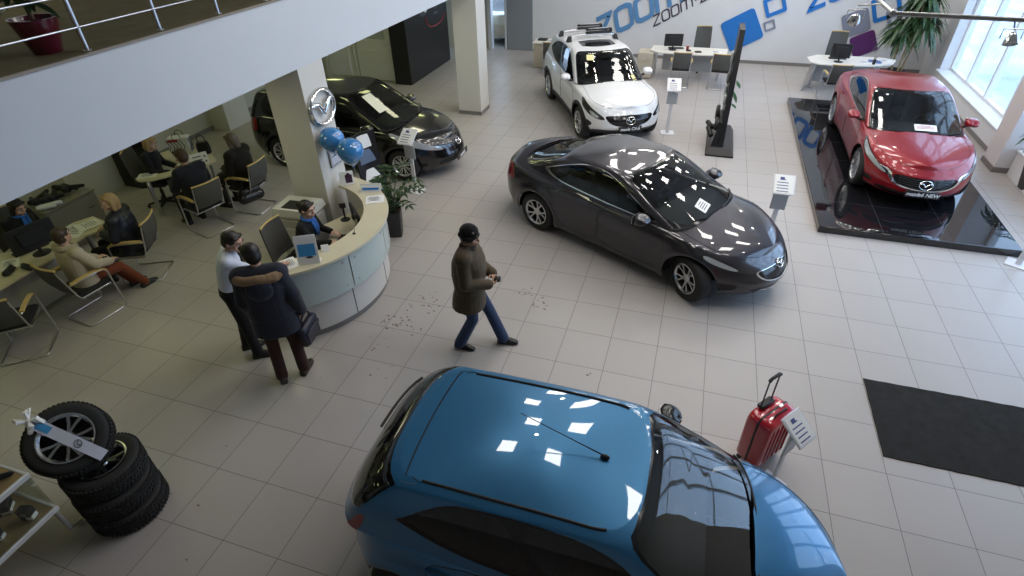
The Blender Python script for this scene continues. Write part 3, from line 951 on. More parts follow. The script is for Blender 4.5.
def spec_suv():
    S = dict(W=.92, xN=2.24, xT=-2.28, xF=1.35, xR=-1.35, wr=.36, tw=.225, spokes=5, rim=.68, archgap=.06, cladding=.075)
    S['sh'] = [(-2.28,1.06),(-1.9,1.10),(-1.0,1.09),(0,1.06),(.8,1.04),(1.4,1.01),(1.9,.93),(2.24,.82)]
    S['hc'] = [(-2.28,1.10),(-1.6,1.14),(0,1.12),(.95,1.14),(1.3,1.11),(1.7,1.06),(2.05,.97),(2.24,.84)]
    S['plan'] = [(-2.28,.90),(-1.8,.97),(-1.2,1.0),(0,.985),(1.2,1.0),(1.8,.965),(2.24,.90)]
    S['zs'] = [(-2.28,.42),(-1.8,.32),(-.9,.27),(.9,.27),(1.8,.28),(2.24,.34)]
    S['nose'] = [(0,-.16),(.15,-.06),(.35,.0),(.6,0),(.8,-.05),(1,-.12)]
    S['tail'] = [(0,.10),(.3,0),(.6,.02),(.85,.05),(1,.10)]
    S['lf'], S['lr'], S['nf'], S['nr'] = .75,.5,2.5,3.0
    S['g'] = g = dict(lf=.40, lr=.30, nf=2.8, nr=3.0, crown=.05)
    g['w'] = [(-2.1,.79),(-1.5,.83),(-.5,.845),(.4,.845),(1.2,.83)]
    g['roof'] = [(-2.0,1.55),(-1.5,1.60),(-.7,1.645),(-.1,1.65),(.4,1.62),(.8,1.57)]
    g['base'] = [(-2.1,1.08),(-1.5,1.075),(-.5,1.06),(.3,1.05),(1.2,1.11)]
    g['vf'] = [(0,1.10),(.5,.74),(.9,.42),(1,.30)]
    g['vr'] = [(0,-2.12),(.5,-1.95),(.9,-1.80),(1,-1.70)]
    g['feat'] = [('windscreen_border',[(0,.0),(.180,.0),(.178,.5),(.176,.985),(0,.985)]),
        ('windscreen',[(0,.05),(.168,.05),(.167,.5),(.165,.955),(0,.965)]),
        ('rear_window',[(1,.15),(.80,.15),(.79,.5),(.80,.88),(1,.90)]),
        ('window_surround',[(.244,.04,1),(.25,.40),(.272,.78),(.36,.88),(.55,.86),(.66,.74),(.71,.50),(.70,.34),(.60,.12),(.52,.05)]),
        ('side_window0',[(.258,.07,1),(.264,.40),(.286,.74),(.37,.83),(.475,.83),(.46,.07)]),
        ('side_window1',[(.478,.07),(.493,.83),(.54,.82),(.61,.74),(.625,.30),(.58,.13),(.52,.08)]),
        ('side_window2',[(.635,.36),(.632,.68),(.665,.58),(.69,.46)])]
    def feat_fn(G):
        a = G.inv([(.07-.10*(y/.42)**2, y) for y in np.linspace(.0,.42,7)]+[(-.42,y) for y in np.linspace(.42,0,5)],[0,1],(0,.75),(1,2))
        a[0] = (a[0][0],2); a[-1] = (a[-1][0],2)
        return [('sunroof', a)]
    g['feat_fn'] = feat_fn
    S['doors'] = [[(.86,.40),(.93,.65),(.88,.95),(.3,1.04),(-.15,1.05),(-.18,.7),(-.15,.40)],
                  [(-.18,.40),(-.21,.7),(-.18,1.05),(-.95,1.07),(-1.08,.95),(-.92,.6),(-.80,.42)]]
    S['handles'] = [(0,-.04,.95),(1,-.95,.98)]
    S['feat'] = [('headlight_inner',[(.10,.70),(.15,.86),(.21,.98),(.24,.98),(.232,.82),(.18,.68),(.115,.60)]),
        ('headlight',[(.125,.69),(.15,.79),(.175,.80),(.165,.68),(.14,.64)]),
        ('grille',[(0,.84),(.095,.80),(.105,.70),(.07,.42),(0,.36)]),
        ('intake',[(0,.22),(.15,.22),(.165,.10),(.165,0),(0,0)]),
        ('fog_lamp',[(.155,.44),(.205,.50),(.21,.32),(.17,.26)]),
        ('tail_light',[(.775,.62),(.79,.86),(.84,.92),(.88,.80),(.80,.58)])]
    S['seams'] = [('P',[(.08,1.02),(.18,1.06),(.26,1.14),(.32,1.16)])]
    S['cab'] = (1.0,-1.9)
    S['mirror'] = (.62,1.02,1.17)
    S['emblem'] = (0,.64,.20,.155); S['plate'] = (.27,'mazda CX-5')
    def extra(root, P, G, bm):
        tick = mat('yellow ticket',(.75,.70,.35),.8)
        for (y,dx,w) in ((.52,-.1,.1),(-.40,-.62,.16)):
            pr = MB(); pr.box((0,0,0),(w,.16,.002)); o = build('sticker', pr, tick, root)
            v = .10 if dx > -.3 else .8
            uq = G.inv([(float(y),float(G(0,v)[2]))],[1,2],(0,.22),(0,1)) if y > 0 else G.inv([(-float(y),float(G(0,v)[2]))],[1,2],(0,.22),(0,1))
            q = G(*uq[0]); n = G.normal(*uq[0]); sg = 1 if y > 0 else -1
            o.matrix_local = orient((q[0]+n[0]*.004, sg*(q[1]+n[1]*.004), q[2]+n[2]*.004),(n[0],sg*n[1],n[2]))
        silver = mat('silver bar',(.6,.6,.62),.3,1.0)
        zr = lambda x, y: float(np.interp(y, G(np.full(30,ux(G,x,1.0)), np.linspace(1,2,30))[::-1,1], G(np.full(30,ux(G,x,1.0)), np.linspace(1,2,30))[::-1,2]))
        for x in (-.55,-1.25):
            bar = MB(); bar.tube([(x,-.60,zr(x,.56)+.09),(x,-.3,zr(x,.3)+.105),(x,.3,zr(x,.3)+.105),(x,.60,zr(x,.56)+.09)],.022,8)
            bo = build('roof_bar', bar, silver, root, smooth=60)
            for sg in (1,-1):
                ft = MB(); zz = zr(x,.58); ft.loft([[(x-.09,sg*.56,zz-.02),(x+.09,sg*.56,zz-.02),(x+.09,sg*.67,zz-.05),(x-.09,sg*.67,zz-.05)],[(x-.05,sg*.55,zz+.12),(x+.05,sg*.55,zz+.12),(x+.05,sg*.62,zz+.11),(x-.05,sg*.62,zz+.11)]]); build('bar_foot', ft, CM['plastic'], bo)
            sk = MB(); zz = zr(x,.2)+.135; sk.box((x,.15,zz+.005),(.09,.66,.05),.02); sk.box((x,.15,zz+.075),(.09,.66,.045),.02); sk.box((x,.47,zz+.04),(.085,.05,.10),.015); build('ski_holder', sk, CM['plastic'], bo, smooth=50)
            sl = MB(); sl.box((x,.15,zz+.099),(.05,.52,.008),.003); build('silver_strip', sl, silver, bo)
    S['extra'] = extra
    return S

def spec_van():
    S = dict(W=.875, xN=2.30, xT=-2.28, xF=1.375, xR=-1.375, wr=.325, tw=.21, spokes=8, rim=.66)
    S['sh'] = [(-2.28,1.00),(-1.9,1.05),(-1.0,1.03),(0,.99),(.9,.955),(1.4,.91),(1.9,.80),(2.30,.66)]
    S['hc'] = [(-2.28,1.05),(-1.6,1.1),(0,1.06),(1.0,1.07),(1.4,1.0),(1.8,.90),(2.1,.80),(2.30,.68)]
    S['plan'] = [(-2.28,.90),(-1.8,.97),(-1.2,1.0),(0,1.0),(1.2,1.0),(1.8,.96),(2.30,.88)]
    S['nose'] = [(0,-.10),(.15,-.02),(.4,.0),(.65,-.04),(.85,-.08),(1,-.16)]
    S['tail'] = [(0,.10),(.3,0),(.6,.02),(.85,.05),(1,.10)]
    S['lf'], S['lr'], S['nf'], S['nr'] = .95,.5,2.2,3.0
    S['g'] = g = dict(lf=.46, lr=.26, nf=2.7, nr=3.2, crown=.05)
    g['w'] = [(-2.1,.78),(-1.5,.80),(-.5,.815),(.4,.81),(1.3,.80)]
    g['roof'] = [(-2.0,1.50),(-1.4,1.545),(-.6,1.57),(0,1.575),(.5,1.545),(.9,1.49)]
    g['base'] = [(-2.1,1.02),(-1.4,1.01),(-.5,.985),(.4,.965),(1.35,1.02)]
    g['vf'] = [(0,1.34),(.5,.88),(.9,.48),(1,.34)]
    g['vr'] = [(0,-2.14),(.5,-2.02),(.9,-1.90),(1,-1.80)]
    g['feat'] = [('windscreen_border',[(0,.0),(.180,.0),(.178,.5),(.176,.985),(0,.985)]),
        ('windscreen',[(0,.05),(.168,.05),(.167,.5),(.165,.955),(0,.965)]),
        ('rear_window',[(1,.12),(.80,.12),(.79,.5),(.80,.88),(1,.90)]),
        ('window_surround',[(.240,.05,1),(.248,.40),(.27,.78),(.36,.87),(.62,.87),(.72,.78),(.735,.40),(.71,.10),(.60,.05)]),
        ('side_window0',[(.27,.09,1),(.268,.40),(.285,.72),(.37,.82),(.465,.82),(.455,.08)]),
        ('side_window1',[(.472,.08),(.485,.82),(.60,.82),(.605,.08)]),
        ('side_window2',[(.62,.09),(.62,.81),(.705,.74),(.715,.40),(.695,.13)])]
    S['doors'] = [[(1.0,.28),(1.02,.6),(.95,.88),(.3,.94),(-.13,.965),(-.16,.6),(-.14,.28)],
                  [(-.17,.28),(-.19,.6),(-.16,.97),(-.95,.99),(-1.06,.86),(-1.0,.6),(-.98,.28)]]
    S['handles'] = [(0,-.02,.86),(1,-.26,.88)]
    S['feat'] = [('headlight',[(.085,.78),(.15,.90),(.22,1.0),(.262,1.06),(.25,.90),(.19,.76),(.11,.70)]),
        ('grille',[(0,.66),(.07,.64),(.07,.58),(0,.57)]),
        ('intake',[(0,.44),(.11,.42),(.13,.18),(0,.12)]),
        ('fog_lamp',[(.155,.30),(.195,.32),(.195,.18),(.165,.18)]),
        ('tail_light',[(.775,.70),(.79,.98),(.83,.98),(.84,.68),(.80,.60)])]
    S['seams'] = [('P',[(.05,1.03),(.16,1.06),(.25,1.12),(.31,1.14)])]
    S['cab'] = (1.15,-1.9)
    S['mirror'] = (.80,.97,1.06)
    S['emblem'] = (0,.84,.17,.13); S['plate'] = (.30,'mazda5')
    def extra(root, P, G, bm):
        pr = MB(); pr.box((0,0,0),(.48,.26,.002))
        o = build('price_sheet', pr, mat('paper yellow',(.72,.71,.55),.8), root)
        u, v = .08, .66
        q = G(u,v); n = G.normal(u,v)
        o.matrix_local = orient((q[0]+n[0]*.004,-(q[1]+n[1]*.004),q[2]+n[2]*.004),(n[0],-n[1],n[2])) @ Matrix.Rotation(PI/2,4,'Z')
    S['extra'] = extra
    return S
# ------------------------------------------------------------------ the building
TX, TY = .58, .58*1.065
def floor_mat():
    m = bpy.data.materials.new('floor tiles'); m.use_nodes = True
    nt = m.node_tree; b = nt.nodes['Principled BSDF']; L = nt.links
    tc = nt.nodes.new('ShaderNodeNewGeometry'); sx = nt.nodes.new('ShaderNodeSeparateXYZ'); L.new(tc.outputs['Position'], sx.inputs[0])
    def mth(op, a, b_=None, v=None):
        n = nt.nodes.new('ShaderNodeMath'); n.operation = op
        for i,q in enumerate((a,b_)):
            if q is None: continue
            if isinstance(q,(int,float)): n.inputs[i].default_value = q
            else: L.new(q, n.inputs[i])
        return n.outputs[0]
    masks = []; cells = []
    for ax, T in (('X',TX),('Y',TY)):
        d = mth('DIVIDE', sx.outputs[ax], T)
        cells.append(mth('ROUND', mth('ADD', d, .5)))
        p = mth('PINGPONG', d, .5)            # 0 at joints
        masks.append(mth('LESS_THAN', mth('MULTIPLY', p, T), .0034))
    joint = mth('MAXIMUM', masks[0], masks[1])
    cv = nt.nodes.new('ShaderNodeCombineXYZ'); L.new(cells[0], cv.inputs[0]); L.new(cells[1], cv.inputs[1])
    wn = nt.nodes.new('ShaderNodeTexWhiteNoise'); wn.noise_dimensions = '2D'; L.new(cv.outputs[0], wn.inputs[0])
    nz = nt.nodes.new('ShaderNodeTexNoise'); nz.inputs['Scale'].default_value = 1.7; nz.inputs['Detail'].default_value = 6; L.new(tc.outputs['Position'], nz.inputs['Vector'])
    nf = nt.nodes.new('ShaderNodeTexNoise'); nf.inputs['Scale'].default_value = 45; nf.inputs['Detail'].default_value = 3; L.new(tc.outputs['Position'], nf.inputs['Vector'])
    val = mth('ADD', mth('MULTIPLY', wn.outputs[0], .05), mth('ADD', mth('MULTIPLY', nz.outputs[0], .10), mth('MULTIPLY', nf.outputs[0], .05)))
    val = mth('ADD', val, .88)
    sc = nt.nodes.new('ShaderNodeVectorMath'); sc.operation = 'SCALE'; sc.inputs[0].default_value = (.405,.378,.358); L.new(val, sc.inputs['Scale'])
    mx = nt.nodes.new('ShaderNodeMix'); mx.data_type = 'RGBA'; L.new(joint, mx.inputs['Factor']); L.new(sc.outputs[0], mx.inputs['A']); mx.inputs['B'].default_value = (.17,.16,.15,1)
    L.new(mx.outputs['Result'], b.inputs['Base Color'])
    # soil tracked in by shoes
    rg = mth('ADD', mth('MULTIPLY', nz.outputs[0], .12), .30); L.new(mth('ADD', rg, mth('MULTIPLY', joint, .3)), b.inputs['Roughness'])
    b.inputs['Specular IOR Level'].default_value = .45
    return m
M_white = mat('white wall paint', (.66,.665,.67), .65, noise=(3,.02))
M_col = mat('column paint', (.62,.605,.56), .6)
M_trim = mat('grey skirting', (.20,.19,.18), .5)
M_frame = mat('white window frame', (.72,.74,.77), .35)
M_alu = mat('brushed steel', (.62,.63,.65), .28, 1.0)
M_ceil = mat('ceiling tiles', (.55,.55,.54), .8)
SOF, MZ, FX = 2.82, 3.64, -5.02
YB, YN = 12.42, -11.5
CEIL = 6.3
m = MB(); m.box((-2.6,2.5,-.1),(19.0,30,.2)); struct('floor', m, floor_mat())
m = MB(); m.box((-2.6,.46,CEIL+.1),(17.6,24.2,.2)); struct('ceiling', m, M_ceil)
m = MB(); m.box((.28,YB+.1,3.15),(11.56,.2,6.3)); struct('wall_back', m, M_white)
m = MB(); m.box((.28,YB-.012,.045),(11.50,.024,.09)); struct('baseboard_back', m, M_trim)
m = MB(); m.box((-2.6,YN-.1,3.15),(19,.2,6.3)); struct('wall_front', m, M_white)
# window wall on the right
m = MB(); m.box((6.07,11.72,3.15),(.3,1.4,6.3)); struct('wall_right', m, M_white)
WX = 6.22
m = MB(); m.box((6.06,8.56,.22),(.42,4.92,.44)); m.box((6.05,8.56,.462),(.46,4.92,.044),.008); struct('trim_1', m, M_white)
m = MB(); m.box((5.842,8.56,.045),(.02,4.92,.09)); struct('baseboard_right', m, M_trim)
m = MB(); m.box((6.06,-3.0,.22),(.42,17.0,.44)); m.box((6.05,-3.0,.462),(.46,17.0,.044),.008); struct('trim_2', m, M_white)
m = MB(); m.box((6.1,.46,6.1),(.4,24.0,.4)); struct('trim_3', m, M_white)
winglass = glass_mat('window pane', (.93,.96,.98), 1.0)
def window(k, y0, y1, nv):
    f = MB(); n = nv
    for i in range(n+1):
        y = y0+(y1-y0)*i/n
        f.box((WX,y,3.2),(.14,.075,5.5),.006)
    for z in (.50,2.75,4.3,5.92): f.box((WX,(y0+y1)/2,z),(.12,abs(y1-y0),.06),.006)
    o = struct(f'window_{k}', f, M_frame)
    g = MB(); g.box((WX,(y0+y1)/2,3.2),(.012,abs(y1-y0),5.4)); build('pane', g, winglass, o)
window(1, 11.02, 6.1, 4)
window(2, 5.5, -.6, 5)
m = MB(); m.box((6.2,-6.0,3.15),(.3,10.8,6.3)); struct('wall_right_front', m, M_white)
m = MB(); m.box((5.93,5.83,3.15),(.62,.56,6.3)); struct('column_1', m, mat('window column paint',(.66,.63,.62),.6))
m = MB(); m.box((5.925,5.825,.05),(.65,.59,.10)); struct('baseboard_column', m, M_trim)
# mezzanine on the left
m = MB(); m.box((-8.5,.46,(SOF+MZ)/2-.01),(6.96,23.9,MZ-SOF-.02)); struct('wall_mezzanine', m, mat('fascia paint',(.58,.61,.64),.6, noise=(2,.015)))
m = MB(); m.box((-8.515,.46,MZ-.008),(6.97,23.9,.016)); struct('floor_mezzanine', m, mat('mezzanine laminate',(.115,.105,.06),.8,spec=.2,noise=(6,.18)))
m = MB(); m.box((-5.022,.46,MZ-.006),(.03,23.9,.02)); struct('trim_4', m, mat('edge strip',(.26,.22,.17),.4))
for k,(y0,y1,z0,z1) in enumerate(((-.42,.14,0,SOF),(6.08,6.66,0,SOF),(-6.95,-6.4,0,SOF),)):
    m = MB(); m.box(((FX-.58+FX)/2,(y0+y1)/2,(z0+z1)/2),(.58,y1-y0,z1-z0)); struct(f'column_{k+2}', m, M_col)
    m = MB(); m.box(((FX-.58+FX)/2,(y0+y1)/2,.045),(.60,y1-y0+.02,.09)); struct(f'baseboard_column_{k+2}', m, M_trim)
# rooms under the mezzanine
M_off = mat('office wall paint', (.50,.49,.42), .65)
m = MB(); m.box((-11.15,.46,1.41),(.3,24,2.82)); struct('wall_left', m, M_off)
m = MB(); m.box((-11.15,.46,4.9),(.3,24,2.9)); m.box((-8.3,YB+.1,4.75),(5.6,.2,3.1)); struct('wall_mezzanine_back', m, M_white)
m = MB(); m.box((-10.99,.46,.045),(.03,23.9,.09)); struct('baseboard_left', m, M_trim)
m = MB(); m.box((-10.75,.06,1.41),(.5,1.0,2.82)); m.box((-10.75,3.98,1.41),(.5,.75,2.82)); m.box((-10.75,-3.2,1.41),(.5,.8,2.82)); struct('wall_pier', m, M_col)
m = MB(); m.box((-10.35,8.25,1.41),(3.9,.14,2.82)); struct('wall_partition', m, M_off)
# two white half-glazed doors in the partition
M_door = mat('white door', (.62,.62,.58), .4)
for k,(x0,x1) in enumerate(((-10.55,-9.70),(-9.55,-8.48))):
    d = MB(); w = x1-x0; cx = (x0+x1)/2
    d.box((cx,8.15,.55),(w,.06,1.06),.01)
    d.box((cx,8.13,.50),(w-.24,.05,.72),.015)
    for xx in (x0+.055,x1-.055): d.box((xx,8.15,1.6),(.11,.06,1.05),.01)
    d.box((cx,8.15,2.08),(w,.06,.12),.01); d.box((cx,8.145,1.09),(w,.07,.10),.01)
    o = struct(f'door_{k+1}', d, M_door)
    g = MB(); g.box((cx,8.15,1.57),(w-.2,.012,.90)); build('pane', g, mat('frosted pane',(.38,.42,.40),.25), o)
    h = MB(); h.tube([(x1-.09,8.12,1.0),(x1-.09,8.07,1.0),(x1-.2,8.07,1.0)],.011,8); build('door_handle', h, M_alu, o)
m = MB()
for xx in (-10.62,-9.625,-8.42): m.box((xx,8.16,1.12),(.10,.12,2.24),.01)
m.box((-9.52,8.16,2.2),(2.3,.12,.10),.01); struct('trim_5', m, M_door)
# black display wall beside them
bw = MB(); bw.box((-8.06,9.35,1.3),(.52,2.86,2.6),.01)
o = build('poster_wall', bw, mat('matt black board',(.012,.012,.013),.35))
tag(o,'tall black display wall showing a dark car with glowing red lights','display wall')
def car_poster(parent):
    # the printed night picture of a car: red light band, headlight glow, silhouette
    x = -7.797
    def ptube(name, pts, r, mt): t = MB(); t.tube([(x,y,z) for y,z in pts], r, 6); build(name, t, mt, parent)
    s = MB(); s.prism([(0,0)]*3,0,0) if False else None
    ptube('light_band', [(9.2,1.86),(9.6,1.96),(10.1,2.0),(10.6,2.02)], .018, mat('poster red',(.45,.02,.03),.4))
    ptube('light_band', [(9.22,1.55),(9.3,1.35),(9.5,1.24),(9.9,1.2),(10.3,1.25),(10.6,1.4)], .014, mat('poster red'  ,(.45,.02,.03),.4))
    b = MB(); b.ball((x,9.27,1.72),(.006,.10,.06)); build('printed_headlight', b, mat('poster lamp',(.75,.78,.82),.4), parent)
    b = MB(); b.ball((x-.002,9.1,1.75),(.004,.26,.16)); build('printed_glow', b, mat('poster glow',(.07,.08,.09),.4), parent)
    e = emblem_mb(.16,.12,.006); q = build('printed_emblem', e, mat('poster grey',(.20,.2,.21),.4), parent); q.matrix_local = orient((x,9.95,1.72),(1,0,0))
    t = link('printed_lettering', text_mesh('mazda', .09, .003, bold=.002), mat('poster grey',(.20,.2,.21),.4), parent); t.matrix_local = orient((x,9.95,1.55),(1,0,0))
car_poster(o)
# opening at the back left with a grey door leaf
m = MB(); m.box((-8.2,YB+.12,1.41),(2.3,.2,2.82)); struct('wall_back_left', m, M_off)
m = MB(); m.box((-5.95,YB+.04,1.41),(.86,.10,2.82),.006); struct('door_3', m, mat('grey steel door',(.22,.24,.26),.45))
m = MB(); m.box((-6.98,YB+.03,1.41),(.12,.22,2.82)); m.box((-6.43,YB+.06,1.41),(.06,.2,2.82)); struct('trim_6', m, mat('door frame white',(.5,.52,.54),.5))
m = MB(); m.box((-7.0,17.3,1.5),(8,.2,3)); struct('wall_garage', m, M_off)
# raised black glossy stage under the red car
def stage_mat():
    m = bpy.data.materials.new('black granite'); m.use_nodes = True
    nt = m.node_tree; b = nt.nodes['Principled BSDF']; L = nt.links
    tc = nt.nodes.new('ShaderNodeTexCoord')
    v = nt.nodes.new('ShaderNodeTexNoise'); v.inputs['Scale'].default_value = 90; v.inputs['Detail'].default_value = 2; L.new(tc.outputs['Object'], v.inputs['Vector'])
    r = nt.nodes.new('ShaderNodeValToRGB'); r.color_ramp.elements[0].position = .60; r.color_ramp.elements[0].color = (.008,.008,.010,1); r.color_ramp.elements[1].position = .75; r.color_ramp.elements[1].color = (.035,.035,.04,1)
    L.new(v.outputs[0], r.inputs[0]); L.new(r.outputs[0], b.inputs['Base Color'])
    b.inputs['Roughness'].default_value = .03; b.inputs['Specular IOR Level'].default_value = .7
    return m
st = MB()
st.box((3.595,5.58,.06),(2.79,6.66,.118),.008)
o = build('stage', st, stage_mat()); tag(o,'low black polished granite stage under the red saloon','stage')
j = MB()
for x in (2.2+.93,2.2+1.86): j.box((x,5.58,.1195),(.005,6.62,.001))
for k in range(1,7): j.box((3.595,2.25+.95*k,.1195),(2.75,.005,.001))
build('tile_joints', j, mat('dark joint',(.05,.05,.055),.5), o)
# entrance mat
m = MB(); g = []
for i in range(25):
    g.append([(2.33+1.95*i/24 + .002*math.sin(j*1.7), -2.26+1.12*j/14 + .003*math.sin(i*2.1+j), .012+.002*math.sin(i*1.3)*math.sin(j*.9)) for j in range(15)])
m.sheet([r[::-1] for r in g][::-1], .010)
o = build('door_mat', m, mat('dark mat',(.014,.0135,.013),.95,noise=(9,.35),bump=(120,.5)), smooth=80); tag(o,'dark grey entrance mat lying flat on the pale tiles','mat')

# lettering and rounded squares on the back wall (raised panels)
BL = mat('sign blue',(.02,.17,.52),.4); GRY = mat('sign grey',(.22,.24,.31),.4); PUR = mat('sign purple',(.10,.02,.13),.4); DRK = mat('sign dark',(.05,.04,.07),.4); LBL = mat('sign pale blue',(.10,.25,.47),.4)
def letter_strokes(ch):
    O = [(.0,.22),(.0,.62),(.03,.78),(.18,.85),(.52,.85),(.67,.78),(.70,.62),(.70,.22),(.67,.06),(.52,0),(.18,0),(.03,.06)]
    if ch == 'O': return [(O,True)], .92
    if ch == 'Z': return [([(.02,.85),(.66,.85),(.62,.76),(.04,.09),(.0,0),(.68,0)],False)], .90
    if ch == 'M': return [([(.0,0),(.0,.62),(.03,.78),(.18,.85),(.9,.85),(1.02,.78),(1.06,.62),(1.06,0)],False), ([(.53,.85),(.53,0)],False)], 1.28
    if ch == '-': return [([(.05,.42),(.4,.42)],False)], .55
def ribbon(mb, pts, w, t, closed):
    n = len(pts); L_ = []; R_ = []
    P2 = [Vector((p[0],p[1])) for p in pts]
    for i in range(n):
        a = P2[i-1] if (i > 0 or closed) else P2[i]; c = P2[(i+1)%n] if (i < n-1 or closed) else P2[i]
        d1 = (P2[i]-a); d2 = (c-P2[i])
        d = ((d1.normalized() if d1.length else d2.normalized())+(d2.normalized() if d2.length else d1.normalized())).normalized()
        k = 1/max(.45, d.dot(d1.normalized() if d1.length else d2.normalized()))
        nn = Vector((-d.y,d.x))*w/2*k
        L_.append(P2[i]+nn); R_.append(P2[i]-nn)
    vs = [(p.x,p.y,z) for z in (0,t) for p in L_] + [(p.x,p.y,z) for z in (0,t) for p in R_]
    fs = []
    for i in range(n if closed else n-1):
        j = (i+1)%n
        fs += [(n+i,n+j,3*n+j,3*n+i),(i,j,n+j,n+i)[::-1],(2*n+i,2*n+j,3*n+j,3*n+i),(i,j,2*n+j,2*n+i)]
    if not closed: fs += [(0,n,3*n,2*n),(n-1,2*n-1,4*n-1,3*n-1)]
    mb.add(vs, fs)
def wallword(name, label, word, x, z, size, ang, mt, wd, thick=.03, skip=0, shear=.22, yoff=0):
    root = thing(name, label, 'wall lettering', (x,YB,z))
    cx = 0
    for ch in word:
        st_, adv = letter_strokes(ch)
        mb = MB()
        mb.M = Matrix.Rotation(PI/2,4,'X') @ Matrix.Rotation(ang,4,'Z') @ Matrix(((1,shear,0,0),(0,1,0,0),(0,0,1,0),(0,0,0,1))) @ Matrix.Scale(size/.85,4) @ Matrix.Translation((cx,0,0))
        for pts, cl in st_: ribbon(mb, pts, wd, thick*.85/size, cl)
        build('letter', mb, mt, root, smooth=30)
        cx += adv
    return root
ANG = math.radians(27)
wallword('wall_lettering','large pale blue slanted ZOOM lettering on the white back wall','ZOOM',-3.26,.44,.60,ANG,LBL,.19)
wallword('wall_lettering','small dark ZOOM-ZOOM lettering beneath the large pale blue word','ZOOM-ZOOM',-1.60,.93,.27,ANG+.03,DRK,.13,.015)
wallword('wall_lettering','blue slanted ZOOM lettering high on the wall above the white desk','ZOOM',2.66,1.52,.50,ANG,BL,.19)
def wall_square(label, cx, cz, w, h, ang, mt, hollow=0, r=.1):
    mb = MB(); mb.M = Matrix.Translation((cx,YB,cz)) @ Matrix.Rotation(PI/2,4,'X') @ Matrix.Rotation(ang,4,'Z')
    o = rrect(w,h,r,5)
    if hollow: mb.ring_prism(o, rrect(w-2*hollow,h-2*hollow,max(r-hollow*.6,.02),5), 0, .03)
    else: mb.prism(o, 0, .03)
    b = build('wall_panel', mb, mt, smooth=30); tag(b, label, 'wall panel', 'rounded squares on the back wall')
wall_square('large solid blue rounded square on the white wall beside the black rack', .97,.92,.98,.90,.52,BL)
wall_square('blue square outline on the wall, up from the solid blue square', 1.72,1.62,.56,.52,.42,BL,.10,.06)
wall_square('small grey square outline under the blue square outline', 1.70,1.08,.30,.27,.40,GRY,.05,.03)
wall_square('solid grey rounded square on the wall above the purple one', 3.93,1.24,.66,.62,.42,GRY,0,.08)
wall_square('solid purple rounded square on the wall behind the monitor', 4.29,.70,.62,.58,.47,PUR,0,.07)
wall_square('blue square outline behind the hanging spotlight rail', 4.55,1.66,.68,.62,.40,BL,.10,.06)
wall_square('grey square outline on the wall beside the dracaena leaves', 4.96,1.42,.60,.56,.45,GRY,.09,.06)
# ------------------------------------------------------------------ the cars on show
BLUE = paint('blue metallic', (.014,.135,.285), metal=.38, rough=.32)
GREY = paint('graphite metallic', (.028,.026,.033), metal=.55, rough=.30)
RED = paint('deep red metallic', (.25,.003,.010), metal=.2, rough=.32, coat=.7)
WHITE = paint('pearl white', (.74,.75,.75), metal=0, rough=.3)
BLACK = paint('black lacquer', (.006,.006,.007), metal=.1, rough=.2)
def place_car(label, loc, yaw, sc, spec, pm, **k):
    r, P, G = make_car('car', label, loc, math.radians(yaw), spec, pm, group='cars on show', **k)
    r.scale = sc
    return r
place_car('metallic blue hatchback in the foreground beside the red suitcase',(-.36,-4.17,0),0,(1,1,1),spec_hatch(),BLUE)
place_car('dark graphite saloon turned sideways on the pale tiles',(-.60,1.25,0),-27.4,(1.035,.985,.985),spec_sedan(),GREY,steer=-.42)
place_car('deep red saloon on the black polished stage',(3.74,5.62,.121),-90.3,(1.03,.95,.95),spec_large(),RED)
place_car('white sport utility car with black ski holders on its roof bars',(-2.34,6.94,0),-61.8,(1.04,.95,.95),spec_suv(),WHITE)
place_car('black people carrier parked behind the white column',(-6.56,3.02,0),.7,(.98,.97,.97),spec_van(),BLACK)
# ------------------------------------------------------------------ people
def remesh(mb, voxel=.010, smooth=3, name='m'):
    me = bpy.data.meshes.new(name); me.from_pydata(mb.v, [], mb.f)
    bm = bmesh.new(); bm.from_mesh(me); bmesh.ops.recalc_face_normals(bm, faces=bm.faces); bm.to_mesh(me); bm.free()
    o = bpy.data.objects.new('tmp', me); COL.objects.link(o)
    r = o.modifiers.new('r','REMESH'); r.mode = 'VOXEL'; r.voxel_size = voxel; r.use_smooth_shade = True
    if smooth: s = o.modifiers.new('s','SMOOTH'); s.iterations = smooth; s.factor = .5
    dg = bpy.context.evaluated_depsgraph_get()
    out = bpy.data.meshes.new_from_object(o.evaluated_get(dg)); out.name = name
    bpy.data.objects.remove(o); bpy.data.meshes.remove(me)
    out.shade_smooth()
    return out
V = lambda *a: Vector(a)
def rings_loft(mb, spine, right=(1,0,0), n=20, pw=2.3):
    """spine: (point, half width, half depth); elliptical rings square to the spine"""
    R = Vector(right).normalized(); rs = []
    for i,(p,wx,wy) in enumerate(spine):
        a = Vector(spine[max(i-1,0)][0]); b = Vector(spine[min(i+1,len(spine)-1)][0])
        t = (b-a).normalized(); r = (R - t*R.dot(t)).normalized(); f = t.cross(r)
        ring = []
        for k in range(n):
            an = 2*PI*k/n; c, s = math.cos(an), math.sin(an)
            c2 = math.copysign(abs(c)**(2/pw),c); s2 = math.copysign(abs(s)**(2/pw),s)
            ring.append(tuple(Vector(p)+r*c2*wx+f*s2*wy))
        rs.append(ring)
    mb.loft(rs)
SKIN = mat('skin', (.47,.28,.20), .5, noise=(30,.05))
SKIN2 = mat('pale skin', (.56,.35,.26), .5, noise=(30,.05))
EYEW = mat('eye white', (.7,.68,.65), .3); EYED = mat('eye iris', (.03,.02,.015), .2); LIP = mat('lips', (.36,.12,.10), .45)
